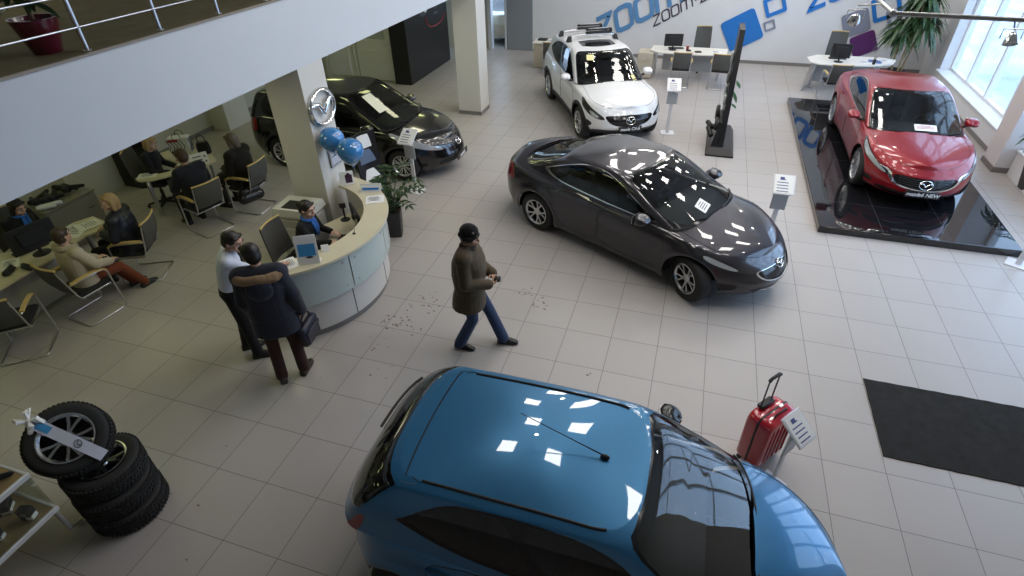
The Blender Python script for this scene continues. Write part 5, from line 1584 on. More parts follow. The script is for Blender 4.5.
visitor_chair('visitor chair under the man in the dark hooded jacket',(-7.62,-.32,0),math.radians(75),CH)
visitor_chair('visitor chair under the woman in the fur coat',(-7.38,.52,0),math.radians(92),CH)
# near office desk
d = desk_mesh('office_desk','cream office desk carrying a black monitor, the nearer of the two under the mezzanine',(0,0,0),0,
    [(-9.3,-3.6),(-8.15,-3.6),(-7.98,-3.3),(-8.02,-2.5),(-8.10,-2.0),(-8.02,-1.8),(-8.12,-1.60),(-8.5,-1.52),(-8.62,-1.75),(-8.60,-2.2),(-8.68,-2.6),(-9.0,-2.78),(-9.3,-2.95)], DESK, [(-8.2,-3.4),(-8.15,-2.2),(-8.55,-1.7),(-9.15,-3.4)], [((-8.14,-2.9,.40),(.02,.9,.55))], legmat=GREYP)
monitor('black monitor on the near office desk facing the woman in the blue scarf',(-8.26,-2.52,.741),math.radians(76),.56,.34)
keyboard('black keyboard in front of the monitor on the near office desk',(-8.50,-2.50,.741),math.radians(76))
paper('fan of white papers at the end of the near office desk',(-8.36,-1.95,.741),.4,.34,.42)
paper('white sheet lying left of the near desk monitor',(-8.42,-2.85,.741),.9)
paper('second sheet overlapping the fan of papers on the near desk',(-8.30,-1.76,.749),-.3,.28,.30)
for k,(x,y,l) in enumerate(((-8.22,-3.0,'black phone handset on the near office desk'),(-8.06,-2.86,'dark pouch at the near desk edge behind the beige jacket'))):
    b = MB(); b.box((0,0,.025),(.10,.20,.05),.02); b.box((.0,.0,.055),(.05,.2,.03),.012); o = build('phone' if k == 0 else 'pouch', b, PLB, smooth=50); o.location = (x,y,.741); o.rotation_euler = (0,0,.5+k); tag(o,l,'phone' if k == 0 else 'pouch')
visitor_chair('visitor chair holding the young person in the beige jacket',(-7.52,-2.66,0),math.radians(-6),CH)
visitor_chair('visitor chair of the blond woman in black',(-7.60,-1.72,0),math.radians(116),CH)
visitor_chair('empty visitor chair cut off by the frame edge, nearest the tyres',(-7.72,-3.50,0),math.radians(40),CH)
office_chair('dark office chair behind the near desk under the woman in the blue scarf',(-9.02,-2.20,0),math.radians(-80),'office swivel chairs')
office_chair('dark office chair behind the far desk under the blond woman',(-9.06,.16,0),math.radians(-66),'office swivel chairs')
# cooler, cabinet, coat
t = thing('display_cooler','dark blue display cooler against the office wall','cooler',(-10.28,.80,0))
b = MB(); b.box((0,0,.86),(.42,.50,1.70),.02); b.box((0,0,.02),(.38,.46,.04)); build('cabinet_body', b, mat('cooler black',(.012,.013,.018),.4), t)
b = MB(); b.box((.212,0,1.50),(.012,.46,.36),.004); build('header', b, mat('cooler navy',(.015,.035,.09),.4), t)
b = MB(); b.box((.222,.0,1.28),(.012,.30,.06),.004); build('white_plate', b, PAPER, t)
b = MB(); b.box((.212,0,.72),(.012,.44,1.02),.004); build('glass_door', b, SCRB, t)
b = MB(); b.tube([(.23,-.2,.5),(.25,-.2,.52),(.25,-.2,.92),(.23,-.2,.94)],.01,6); build('handle', b, M_alu, t)
t = thing('low_cabinet','low olive grey cabinet by the office wall','cabinet',(-9.60,-1.22,0))
b = MB(); b.box((0,0,.36),(.55,.85,.70),.008); b.box((0,0,.73),(.58,.88,.03),.006); build('cabinet_body', b, mat('olive laminate',(.20,.19,.15),.5), t)
b = MB(); b.box((.279,0,.37),(.012,.80,.64),.003); build('door', b, mat('olive laminate',(.20,.19,.15),.5), t)
b = MB(); b.tube([(.287,.22,.50),(.305,.22,.50),(.305,.30,.50),(.287,.30,.50)],.008,6); build('handle', b, PLB, t)
c = MB(); rc = random.Random(5)
for i in range(16): x_, y_, a_ = rc.uniform(-.16,.14), rc.uniform(-.30,.30), rc.uniform(0,3.1); c.capsule((x_-.12*math.cos(a_),y_-.12*math.sin(a_),.045+rc.uniform(0,.05)),(x_+.12*math.cos(a_),y_+.12*math.sin(a_),.045+rc.uniform(0,.05)),.045,.03)
o = link('folded_coat', remesh(c,.014,3,'c'), C_BLK, None, (-9.62,-1.18,.755)); tag(o,'dark coat heaped on the low cabinet','coat')
c = MB(); c.capsule((-.05,-.12,.03),(.12,.12,.03),.035,.035); c.capsule((.0,-.15,.03),(.15,.0,.03),.03,.03)
o = link('white_cloth', remesh(c,.010,2,'c'), mat('white cloth',(.6,.62,.66),.8), None, (-9.45,-1.48,.752)); tag(o,'white cloth lying on the low cabinet beside the dark coat','cloth')
# handbag on the lap of the woman in the fur coat
t = thing('handbag','large shiny black handbag hanging beside the woman in the fur coat','bag',(-7.22,.34,0),1.2)
b = MB(); b.capsule((-.14,0,.33),(.14,0,.33),.10,.10); b.capsule((-.12,0,.44),(.12,0,.44),.075,.075); link('bag_body', remesh(b,.012,2,'b'), mat('black patent leather',(.010,.010,.011),.15,bump=(30,.5)), t)
b = MB(); b.tube([(-.12,0,.48),(-.09,0,.62),(0,0,.67),(.09,0,.62),(.12,0,.48)],.012,6); build('handle', b, PLB, t, smooth=60)

# ------------------------------------------------------------------ curved reception desk
CX, CY = -5.16, -1.34
A0, A1 = math.radians(-52), math.radians(78); AW = math.radians(66)
def arc(r, a0=A0, a1=A1, n=40): return [(r*math.cos(a0+(a1-a0)*i/n), r*math.sin(a0+(a1-a0)*i/n)) for i in range(n+1)]
def arcwall(mb, r0, r1, z0, z1, a0=A0, a1=A1, n=40):
    o, i = arc(r1,a0,a1,n), arc(r0,a0,a1,n)
    mb.prism_ok = True
    vs = [(x,y,z) for z in (z0,z1) for x,y in o]+[(x,y,z) for z in (z0,z1) for x,y in i]; k = n+1; fs = []
    for j in range(n):
        fs += [(j,j+1,k+j+1,k+j),(2*k+j+1,2*k+j,3*k+j,3*k+j+1),(k+j,k+j+1,3*k+j+1,3*k+j),(j+1,j,2*k+j,2*k+j+1)]
    fs += [(0,k,3*k,2*k),(n,2*k+n,3*k+n,k+n)]
    mb.add(vs, fs)
t = thing('reception_desk','curved reception desk with pale wood top and frosted glass front','reception desk',(CX,CY,0))
m = MB(); arcwall(m, 1.12, 1.455, 1.072, 1.105); build('counter_top', m, DESK, t, smooth=30)
m = MB(); arcwall(m, 1.24, 1.33, .10, 1.072); build('front_shell', m, mat('pale desk panel',(.60,.58,.54),.45), t, smooth=30)
gl = mat('frosted glass',(.46,.54,.52),.18,coat=.6)
for k in range(4):
    w = (A1-A0)/4
    m = MB(); arcwall(m, 1.395, 1.405, .56, 1.05, A0+w*k+.006, A0+w*(k+1)-.006, 12); p = build('glass_panel', m, gl, t, smooth=30)
    m = MB()
    for f in (.12,.88):
        a = A0+w*(k+f)
        for z in (.64,.97): m.tube([(1.325*math.cos(a),1.325*math.sin(a),z),(1.412*math.cos(a),1.412*math.sin(a),z)],.010,8)
    build('standoff', m, M_alu, p)
    if k: m = MB(); a = A0+w*k; arcwall(m, 1.326, 1.3325, .10, 1.06, a-.004, a+.004, 2); build('panel_joint', m, CM['dark'], t)
m = MB(); arcwall(m, 1.20, 1.30, 0, .10); build('plinth', m, M_trim, t, smooth=30)
m = MB(); arcwall(m, .58, 1.24, .715, .74, A0, AW); build('worktop', m, DESK, t, smooth=30)
for a in (A0+.03, AW-.03, (A0+A1)/2):
    m = MB(); m.box((.95*math.cos(a),.95*math.sin(a),.36),(.55,.03,.71),.004,rz=a); build('support_panel', m, LG, t)
def desk_at(deg, r, z): a = math.radians(deg); return (CX+r*math.cos(a), CY+r*math.sin(a), z)
# things on the desk
def acrylic(name, label, loc, yaw, w, h, pic, tilt=-.22):
    t = thing(name, label, 'card holder', loc, yaw)
    m = MB(); m.box((0,0,h/2*math.cos(tilt)+.004),(w,.008,h),.002,rx=tilt); m.box((0,.03,.004),(w,.09,.006)); build('holder', m, PAPER, t)
    q = MB(); q.box((0,-.0052*math.cos(tilt),h/2*math.cos(tilt)+.004-.005*math.sin(-tilt)),(w*.78,.002,h*.42),rx=tilt)
    build('picture', q, PBLUE, t)
    if pic:
        q = MB(); q.ball((.02,-.010-.02,h*.26),(w*.17,.004,h*.045),10,6); build('printed_car', q, mat('dark print',(.05,.02,.05),.5), t)
        q = MB(); q.box((0,-.0052+.035,h*.83),(w*.5,.002,h*.03),rx=tilt); build('print', q, PRINT, t)
    return t
acrylic('leaflet_stand','white leaflet stand with a blue picture at the near end of the desk',desk_at(-38.5,1.32,1.106),math.radians(28),.25,.36,True)
def card(label, loc, yaw, w, h, tilt=-.5):
    m = MB(); m.box((0,0,h/2*math.cos(tilt)),(w,.004,h),.001,rx=tilt); m.box((0,.5*h*math.sin(-tilt)+.02,h/2*math.cos(tilt)),(w,.004,h),.001,rx=-tilt)
    o = build('tent_card', m, PAPER); o.location = loc; o.rotation_euler = (0,0,yaw); tag(o,label,'card'); return o
card('tiny white card beside the blue leaflet stand',desk_at(-27,1.20,1.106),.6,.09,.09)
o = card('long white tent card at the column end of the desk',desk_at(52,1.33,1.106),math.radians(18),.30,.13)
q = MB(); q.box((0,-.022,.055),(.24,.002,.03),rx=-.5); build('lettering', q, mat('sign blue',(.02,.17,.52),.4), o)
paper('white sheet lying on the desk beside the long tent card',desk_at(40,1.30,1.106),.5,.26,.24)
paper('white sheet under the hand of the man in the white shirt',desk_at(-49,1.22,1.106),-.6,.25,.20)
b = MB(); b.box((0,0,.10),(.20,.012,.20),.002,rx=-.25); o = build('photo_card', b, PAPER); o.location = desk_at(73,1.22,1.106); o.rotation_euler = (0,0,math.radians(35)); tag(o,'photo card of a person leaning by the column on the desk','card')
q = MB(); q.box((.03,-.008,.09),(.10,.002,.12),rx=-.25); q.ball((.03,-.03,.16),(.03,.004,.035),10,6); build('picture', q, mat('dark print',(.05,.02,.05),.5), o)
b = MB(); b.lathe([(.022,0),(.022,.006),(.004,.010),(.003,.10)],12); b.tube([(0,0,.10),(.01,.0,.14)],[.004,.005],6); o = build('desk_pen', b, PLB); o.location = desk_at(-4,1.20,1.106); o.rotation_euler=(0,.25,0); tag(o,'black pen in a small holder on the counter','pen')
monitor('black monitor on the worktop inside the reception desk',desk_at(32,.98,.741),math.radians(135),.44,.27)
t = thing('card_terminal','small black terminal on a post inside the desk','terminal',desk_at(58,.90,.741),.6)
b = MB(); b.lathe([(.07,0),(.07,.012),(.016,.02),(.014,.20)],16); build('post', b, PLB, t); b = MB(); b.box((0,0,.23),(.09,.03,.10),.01,rx=.4); build('head', b, PLB, t)
t = thing('telephone','white desk telephone before the receptionist','telephone',desk_at(4,.95,.741),1.2)
b = MB(); b.loft([[(-.11,-.10,0),(.11,-.10,0),(.11,.10,0),(-.11,.10,0)],[(-.11,-.10,.03),(.11,-.10,.03),(.10,.09,.08),(-.10,.09,.08)]]); build('base', b, mat('white plastic',(.62,.62,.60),.4), t)
b = MB(); b.tube([(-.075,-.09,.05),(-.075,-.085,.08),(-.075,.06,.115),(-.075,.085,.09)],[.024,.018,.018,.024],8); build('handset', b, mat('white plastic',(.62,.62,.60),.4), t, smooth=60)
keyboard('black keyboard on the reception worktop',desk_at(12,.78,.741),math.radians(-78))
# printer
t = thing('printer','large pale grey printer beside the white column','printer',(-5.32,-.74,0),.06)
b = MB(); b.box((0,0,.45),(.55,.46,.82),.03); b.box((0,0,.02),(.50,.42,.06)); build('printer_body', b, mat('printer grey',(.42,.42,.39),.5), t)
b = MB(); b.loft([[(x*.275,y*.23,.86) for x,y in ((-1,-1),(1,-1),(1,1),(-1,1))],[(x*.30,y*.24,.90) for x,y in ((-1,-1),(1,-1),(1,1),(-1,1))],[(x*.28,y*.22,1.0) for x,y in ((-1,-1),(1,-1),(1,1),(-1,1))]]); build('scanner_lid', b, mat('printer pale',(.55,.55,.51),.5), t, smooth=20)
b = MB(); b.box((0,-.05,1.002),(.34,.24,.012),.004); build('output_tray', b, PLB, t)
for k in range(3): b = MB(); b.box((.0,-.232,.18+.22*k),(.50,.012,.17),.004); build('drawer', b, mat('printer pale',(.55,.55,.51),.5), t)
office_chair('grey reception chair with a beech top rail inside the curved desk',(-4.98,-1.40,0),math.radians(-88),'office swivel chairs',1.06)
# wall emblem and framed picture on the column
e = build('wall_emblem', emblem_mb(.56,.46,.034), CM['chrome'], smooth=60); e.matrix_world = orient((FX+.035,-.12,2.24),(1,0,0)); tag(e,'chrome winged oval emblem mounted on the white column','emblem')
t = thing('picture_frame','grey framed notice on the column under the chrome emblem','picture frame',(FX+.016,-.02,1.60))
m = MB(); m.M = Matrix(((0,0,1,0),(1,0,0,0),(0,1,0,0),(0,0,0,1))); m.ring_prism(rrect(.36,.50,.01,2), rrect(.30,.44,.005,2), -.012, .014); build('frame', m, mat('grey frame',(.30,.31,.33),.4), t)
b = MB(); b.box((-.002,0,0),(.012,.32,.46)); build('sheet', b, mat('notice',(.45,.48,.55),.6), t)
b = MB()
for k in range(5): b.box((.0052,-.02,.14-.06*k),(.002,.20,.014))
build('print', b, PRINT, t)
# balloons
for (lab,loc,r) in (('blue balloon nearest the column, left of the pair',(-4.82,-.30,1.84),.18),('blue balloon on the right of the pair over the desk',(-4.47,-.42,1.76),.185)):
    t = thing('balloon', lab, 'balloon', loc, 0, 'blue balloons at the column')
    b = MB(); b.lathe([(.0,-1.22*r),(.10*r,-1.2*r),(.06*r,-1.12*r),(.25*r,-1.02*r),(.62*r,-.70*r),(.90*r,-.30*r),(1.0*r,.08*r),(.93*r,.45*r),(.70*r,.76*r),(.35*r,.95*r),(0,1.0*r)],24); build('balloon_skin', b, mat('blue rubber',(.035,.20,.48),.12,coat=1,spec=.7), t, smooth=80)
    b = MB(); b.tube([(0,0,-1.2*r),(.01,.03,-1.2*r-.12),(-.01,.05,-1.2*r-.33)],.002,4); build('string', b, PAPER, t)
# curved dark brochure stand behind the desk
t = thing('brochure_stand','curved black brochure stand with white leaflets behind the desk end','brochure stand',(-5.12,.98,0),math.radians(68))
g = [[(-.24+.48*j/6, -.16+.30*math.sin(v*1.5)-.02*abs(j-3), 1.42*v) for j in range(7)] for v in np.linspace(0,1,14)]
b = MB(); b.sheet(g,.03); build('curved_panel', b, mat('black stand',(.010,.010,.012),.3), t, smooth=60)
b = MB(); b.box((0,0,.015),(.52,.44,.03),.01); build('base', b, mat('black stand',(.010,.010,.012),.3), t)
for k,(z,mt) in enumerate(((.70,PAPER),(1.02,mat('leaflet photo',(.10,.14,.22),.4)),(1.27,PAPER))):
    v = z/1.42; y = -.16+.30*math.sin(v*1.5)
    b = MB(); b.box((.0,y-.05,z),(.34,.03,.22),.004,rx=-.35+.12*k); build('leaflet', b, mt, t)
# ------------------------------------------------------------------ show-floor props
SW = mat('stand white',(.68,.69,.72),.35)
def info_stand(label, loc, yaw, h=1.02, pic=None, sc=1.0):
    t = thing('info_stand', label, 'info stand', loc, yaw, 'white info stands beside the cars'); t.scale = (sc,sc,sc)
    m = MB(); m.box((0,.02,.008),(.30,.26,.016),.005); build('base', m, SW, t)
    m = MB(); m.box((0,0,h/2),(.075,.03,h-.02),.008); build('post', m, SW, t)
    m = MB(); m.box((0,-.035,h+.035),(.30,.34,.022),.006,rx=.62); build('top_plate', m, SW, t)
    m = MB(); m.box((0,-.041,h+.0475),(.26,.30,.003),rx=.62); p = build('info_sheet', m, PAPER, t)
    q = MB()
    for k in range(5): q.box((-.02,-.041-.04*k+.06,h+.0475-.0285*k+.045),(.16 if k else .08,.012,.003),rx=.62)
    q.box((-.03,-.041+.075,h+.0505+.0535),(.06,.045,.003),rx=.62)
    build('print', q, pic or mat('print blue',(.06,.07,.22),.6), p)
    m = MB(); m.box((0,-.03,h-.25),(.22,.014,.26),.004,rx=.05); build('leaflet_pocket', m, mat('pocket grey',(.42,.44,.47),.35), t)
    return t
info_stand('white info stand at the nose of the black people carrier',(-4.80,1.86,0),math.radians(-5),1.05)
info_stand('white info stand beside the white sport utility car',(-.52,6.02,0),math.radians(8),1.05)
info_stand('white info stand behind the nose of the dark graphite saloon',(1.42,1.78,0),math.radians(0),.95)
info_stand('white info stand leaning close to the red suitcase',(1.24,-2.93,0),math.radians(52),1.0,sc=.84)
info_stand('white info stand at the front right corner of the black stage',(4.88,2.02,0),math.radians(-30),1.0)
# red trolley case
RC = mat('red hard shell',(.46,.008,.022),.14,coat=1,spec=.6)
t = thing('suitcase','glossy red hard-shell trolley suitcase with raised black handle','suitcase',(1.12,-2.60,0),math.radians(52))
m = MB()
rg = []
for (y,w,h) in ((-.135,.38,.56),(-.125,.41,.60),(-.10,.43,.625),(-.01,.44,.63)):
    rg.append([(x,y,.05+.315+z) for x,z in rrect(w,h,.07,5)])
m.loft(rg)
for x in (-.14,-.07,0,.07,.14): m.tube([(x,-.128,.12),(x,-.14,.16),(x,-.14,.57),(x,-.128,.61)],.010,6)
build('front_shell', m, RC, t, smooth=50)
m = MB(); rg = []
for (y,w,h) in ((.0,.44,.63),(.09,.43,.625),(.115,.41,.60),(.125,.38,.56)):
    rg.append([(x,y,.05+.315+z) for x,z in rrect(w,h,.07,5)])
m.loft(rg); build('back_shell', m, RC, t, smooth=50)
m = MB(); m.M = Matrix.Translation((0,-.005,.365)) @ Matrix.Rotation(PI/2,4,'X'); m.ring_prism(rrect(.452,.642,.072,5), rrect(.42,.61,.06,5), -.008, .008); build('zip_band', m, PLB, t, smooth=40)
m = MB(); m.box((0,.085,.70),(.20,.07,.035),.012); build('handle_housing', m, PLB, t)
m = MB()
for s in (-1,1): m.tube([(s*.075,.085,.69),(s*.075,.085,1.03)],.008,8)
build('telescopic_tubes', m, mat('dark metal',(.12,.12,.13),.3,.9), t)
m = MB(); m.tube([(-.085,.085,1.03),(-.06,.085,1.05),(.06,.085,1.05),(.085,.085,1.03)],.017,8); build('grip', m, PLB, t, smooth=60)
m = MB(); m.tube([(-.09,-.07,.685),(-.075,-.07,.715),(.075,-.07,.715),(.09,-.07,.685)],.010,8); build('carry_handle', m, PLB, t, smooth=60)
m = MB(); m.box((.10,-.012,.684),(.05,.03,.012),.003); build('lock', m, M_alu, t)
for x in (-.17,.17):
    for y in (-.09,.085):
        m = MB(); m.M = Matrix.Translation((x,y,.026)); m.lathe([(.012,-.012),(.026,-.010),(.026,.010),(.012,.012)],12,'X'); m.box((0,0,.022),(.035,.035,.025),.008); build('wheel', m, PLB, t)
# tyres
TR = .325
tm, rmm, dmm = wheel_meshes(TR,.205,5,True,.66)
def tread_tyre():
    m = MB(); w = .190; rr = TR*.62
    m.lathe([(rr,-w/2+.02),(rr+.02,-w/2),(TR-.05,-w/2-.008),(TR-.02,-w/2+.006),(TR-.006,-w/2+.03),(TR-.006,w/2-.03),(TR-.02,w/2-.006),(TR-.05,w/2+.008),(rr+.02,w/2),(rr,w/2-.02)],56,'Y',False,False,True)
    for i in range(56):
        a = 2*PI*i/56
        for (y,off) in ((-.066,0),(-.026,.5),(.026,.5),(.066,0)):
            an = a+off*2*PI/56
            m.M = Matrix.Rotation(-an,4,'Y')
            m.box((TR-.004,y,0),(.014,.032,.024),rx=.5 if y > 0 else -.5)
    m.M = Matrix.Identity(4)
    return m.mesh('tyre',35)
tyre_me = tread_tyre(); rim_me = rmm.mesh('rim',30); disc_me = dmm.mesh('brake_disc',30)
sx, sy = -4.60, -4.90
for k,(dx,dy,lab) in enumerate(((.04,-.01,'tyre at the bottom of the stack on the floor'),(.0,.0,'tyre in the middle of the stack'),(-.05,.03,'uppermost of the flat stacked tyres, beneath the leaning wheel'))):
    t = thing('tyre', lab, 'tyre', (sx+dx, sy+dy, .104+.209*k), .3*k, 'stacked winter tyres')
    o = link('tread_and_sidewall', tyre_me, CM['rubber'], t); o.rotation_euler = (PI/2,0,0)
    if k == 2:
        o2 = link('rim', rim_me, CM['alloy'], t); o2.rotation_euler = (PI/2,0,0)
wn = Vector((.46,-.34,.82)).normalized()
t = thing('wheel_with_tyre','tyre with silver alloy rim and white ribbon leaning on the tyre stack','wheel',(-4.84,-4.88,.85))
q = Vector((0,1,0)).rotation_difference(wn)
t.rotation_mode = 'QUATERNION'; t.rotation_quaternion = q
link('tread_and_sidewall', tyre_me, CM['rubber'], t); r = link('rim', rim_me, CM['alloy'], t); link('brake_disc', disc_me, CM['dark'], t)
# ribbon band and bow across the face (local: y out of the face)
loc_up = q.inverted() @ Vector((-.62,-.05,.30))
ang = math.atan2(loc_up.z, loc_up.x)
def band(p): x, y, z = p; return (x*math.cos(ang)-z*math.sin(ang), y, x*math.sin(ang)+z*math.cos(ang))
LAB = mat('band paper',(.55,.57,.66),.5)
b = MB(); g = [[band((x,.118+.006*(1-(x/.34)**2)-max(0,abs(x)-.315)*1.2, w)) for w in (-.048,0,.048)] for x in np.linspace(-.345,.335,16)]
b.sheet(g,.003); bn = build('paper_band', b, LAB, t, smooth=60)
b = MB(); b.loft([[band(p) for p in ((.13,.127,-.03),(.25,.127,-.03),(.25,.127,.03),(.13,.127,.03))],[band(p) for p in ((.13,.129,-.03),(.25,.129,-.03),(.25,.129,.03),(.13,.129,.03))]]); build('blue_label', b, PBLUE, bn)
b = MB(); e = emblem_mb(.07,.055,.004); o = build('printed_emblem', e, mat('print grey',(.12,.12,.16),.8), bn); o.matrix_local = Matrix.Translation(band((-.12,.128,0))) @ Matrix.Rotation(-PI/2,4,'X')
b = MB()
for a in (.6,2.4,3.6,5.5): b.tube([band((.32,.12,0)), band((.32+.07*math.cos(a),.16,.07*math.sin(a))), band((.32+.11*math.cos(a+.3),.13,.11*math.sin(a+.3))), band((.325,.125,.0))],[.012,.022,.020,.012],6)
b.ball(band((.32,.13,0)),.022,8,6); build('bow', b, PAPER, t, smooth=60)
# glass display case, lower left
t = thing('display_case','wooden display case with glass shelf and small dark boxes','display case',(0,0,0))
x0, x1, y0, y1 = -5.35, -4.57, -7.0, -5.33
WD = mat('case wood',(.26,.19,.085),.45,noise=(5,.15))
for z in (.62,1.07):
    m = MB(); m.box(((x0+x1)/2,(y0+y1)/2,z),(x1-x0-.03,y1-y0-.03,.022)); sh_ = build('shelf', m, WD, t)
    m = MB(); m.box((x1-.012,(y0+y1)/2,z),(.026,y1-y0,.05),.005); m.box(((x0+x1)/2,y1-.012,z),(x1-x0-.03,.024,.03),.004); build('white_edge', m, mat('edge white',(.50,.51,.50),.4), sh_)
m = MB(); m.box((x0+.02,(y0+y1)/2,.62),(.03,y1-y0,1.0)); build('back_panel', m, WD, t)
for (x,y) in ((x0+.03,y1-.03),(x1-.03,y0+.03),(x0+.03,y0+.03)): m = MB(); m.box((x,y,.54),(.03,.03,1.06),.004); build('post', m, M_alu, t)
m = MB(); m.tube([(x1-.03,y1-.03,.60),(x1-.08,y1-.01,.28),(-4.88,-5.17,.03)],[.02,.02,.017],10); m.M = Matrix.Translation((-4.895,-5.17,0)); m.lathe([(.042,0),(.042,.012),(.016,.02),(.016,.045),(.0,.045)],16); build('splayed_foot', m, mat('pale metal',(.5,.5,.46),.4,.5), t)
m = MB(); m.box((x1-.004,(y0+y1)/2,.85),(.006,y1-y0-.06,.40)); m.box(((x0+x1)/2,y1-.004,.85),(x1-x0-.06,.006,.40)); build('glass_pane', m, glass_mat('case glass',(.90,.93,.91),1.0), t)
BX = mat('dark box',(.010,.012,.022),.35)
for k,(x,y,w,d,h,rz,lab) in enumerate(((-4.70,-5.47,.10,.07,.12,.3,'dark boxed gadget with round emblem on the case shelf, closest to the tyres'),(-4.76,-5.68,.08,.06,.10,.5,'dark boxed gadget with white label on the case shelf, second from the tyres'),(-4.72,-5.88,.09,.06,.10,.2,'dark boxed gadget on the case shelf, third from the tyres'),(-4.98,-5.50,.16,.12,.09,.7,'larger black box at the back of the case shelf'))):
    o = thing('accessory_box', lab, 'box', (x,y,.632), rz, 'boxes in the display case')
    b = MB(); b.box((0,0,h/2),(w,d,h),.004); build('box_body', b, BX, o)
    b = MB(); b.box((w/2-.02,-d/2-.001,h*.25),(w*.5,.002,h*.3)); b.box((w/2+.001,0,h*.25),(.002,d*.8,h*.35)); build('white_label', b, PAPER, o)
    if k == 0: e = build('printed_emblem', emblem_mb(.045,.035,.003), M_alu, o); e.matrix_local = orient((0,-d/2-.002,h*.65),(0,-1,0))
b = MB(); b.capsule((0,-.12,.07),(0,.12,.07),.068,.068); b.capsule((.02,.1,.05),(.10,.22,.025),.035,.02); o = link('cap_bag', remesh(b,.010,2,'b'), C_BLK, None, (-4.78,-5.60,1.083)); tag(o,'soft black bag on top of the display case','bag')
# ---- tall accessory rack
t = thing('accessory_rack','tall narrow black accessory rack seen edge-on in the middle of the floor','display rack',(.62,5.75,0))
BK = mat('rack black',(.010,.010,.011),.35)
m = MB(); m.loft([[(-.27,-.80,.04),(.27,-.80,.04),(.27,.75,.04),(-.27,.75,.04)],[(-.20,-.70,.16),(.20,-.70,.16),(.20,.7,.16),(-.20,.7,.16)]]); m.box((0,-.02,.02),(.56,1.58,.04),.008); build('base', m, BK, t)
m = MB(); m.loft([[(x,y,z) for x,y in ((-.05,y0),(.05,y0),(.05,y1),(-.05,y1))] for z,y0,y1 in ((.14,-.66,.66),(1.0,-.42,.66),(1.85,-.16,.66),(2.28,-.02,.60))]); m.loft([[(-.20,-.66,.15),(-.06,-.66,.15),(-.06,.3,.15),(-.20,.3,.15)],[(-.10,-.55,.62),(-.05,-.55,.62),(-.05,.3,.62),(-.10,.3,.62)]]); build('upright_panel', m, BK, t)
for k,(y,z) in enumerate(((-.25,1.02),(-.02,1.38),(.12,1.75),(.1,1.10))):
    m = MB(); m.box((-.085,y,z),(.06,.22,.20),.02); build('clear_pack', m, mat('clear pack',(.35,.38,.38),.15,coat=1) if k != 1 else mat('grey pack',(.12,.12,.12),.4), t)
for k,(y,z) in enumerate(((-.40,.55),(-.15,.72),(.15,.60))):
    m = MB(); m.M = Matrix.Translation((-.16,y,z)); m.lathe([(.05,-.03),(.13,-.03),(.14,0),(.13,.03),(.05,.03)],20,'X',closed=True); build('roller_wheel', m, PLB, t)
m = MB(); m.tube([(-.22,-.5,.32),(-.30,-.3,.42),(-.22,-.1,.36),(-.32,.1,.40)],.05,8); build('folded_kit', m, PLB, t, smooth=60)
GRN = mat('green leaf',(.05,.13,.035),.4)
for k,(y,z,l) in enumerate(((-.20,1.38,.16),(-.05,1.12,.24),(-.2,.92,.10))):
    m = MB(); m.sheet([[(.07+.02*i+.035*(j-1)*math.sin(PI*i/5), y+.01*j, z-l*i/5) for j in range(3)] for i in range(6)],.003); build('green_tag', m, GRN, t)
# ---- desks along the back wall
t = desk_mesh('office_desk','long white desk with monitor along the back wall behind the white car',(0,0,0),0,
    [(-1.42,10.86),(-1.46,10.30),(-1.2,10.08),(-.4,10.02),(.35,10.10),(.60,10.28),(.62,10.86)][::-1], DWHITE, [(-1.30,10.70),(.48,10.7),(.45,10.3)], [((-.35,10.62,.42),(1.5,.02,.55))])
c = thing('drawer_unit','beech drawer unit under the left end of the long white desk','cabinet',(-1.42,10.40,0))
b = MB(); b.box((0,0,.36),(.42,.55,.68),.008); build('cabinet_body', b, mat('beige laminate',(.48,.43,.34),.5), c)
for k in range(3):
    b = MB(); b.box((0,-.281,.14+.21*k),(.39,.012,.19),.003); dr = build('drawer', b, mat('beige laminate',(.48,.43,.34),.5), c); b = MB(); b.tube([(-.06,-.29,.14+.21*k),(-.06,-.305,.14+.21*k),(.06,-.305,.14+.21*k),(.06,-.29,.14+.21*k)],.006,6); build('handle', b, M_alu, dr)
c.location = (-1.55,10.36,0)
monitor('black monitor on the long white desk',(-.86,10.42,.741),math.radians(10),.50,.32)
keyboard('black keyboard behind the monitor on the long white desk',(-.78,10.62,.741),PI+.1)
for k,(x,y,w,lab) in enumerate(((-.42,10.40,.13,'black calculator on the long white desk'),(-.16,10.30,.17,'black tablet on the long white desk'))):
    b = MB(); b.box((0,0,.012),(w,.12,.022),.004); b.box((0,.02,.025),(w*.7,.05,.006),.002); o = build('calculator' if k == 0 else 'tablet', b, PLB); o.location=(x,y,.741); o.rotation_euler=(0,0,.3*k); tag(o,lab,'calculator' if k == 0 else 'tablet')
b = MB(); b.lathe([(.035,0),(.042,.09),(.036,.09),(.030,.01)],16,closed=True); o = build('red_mug', b, mat('red mug',(.30,.02,.02),.3)); o.location=(-.46,10.52,.741); tag(o,'dark red cup on the long white desk','cup')
paper('stack of papers at the right end of the long white desk',(.32,10.42,.741),.2,.26,.32)
office_chair('tall grey swivel chair behind the long white desk',(-.05,11.28,0),PI+.15,'office swivel chairs',1.15)
visitor_chair('visitor chair before the left half of the long white desk',(-.55,9.72,0),math.radians(4),CH)
visitor_chair('visitor chair before the right end of the long white desk, beside the rack',(.50,9.76,0),math.radians(-4),CH)
t = desk_mesh('office_desk','white desk with a monitor in the corner behind the red saloon',(0,0,0),0,
    [(2.62,10.45),(2.66,9.96),(2.85,9.80),(3.3,9.78),(4.1,9.92),(4.6,10.2),(4.75,10.62),(4.4,10.8),(2.9,10.75)][::-1], DWHITE, [(2.85,10.4),(4.4,10.6),(4.2,10.1)], [((3.5,10.42,.42),(1.3,.02,.55))])
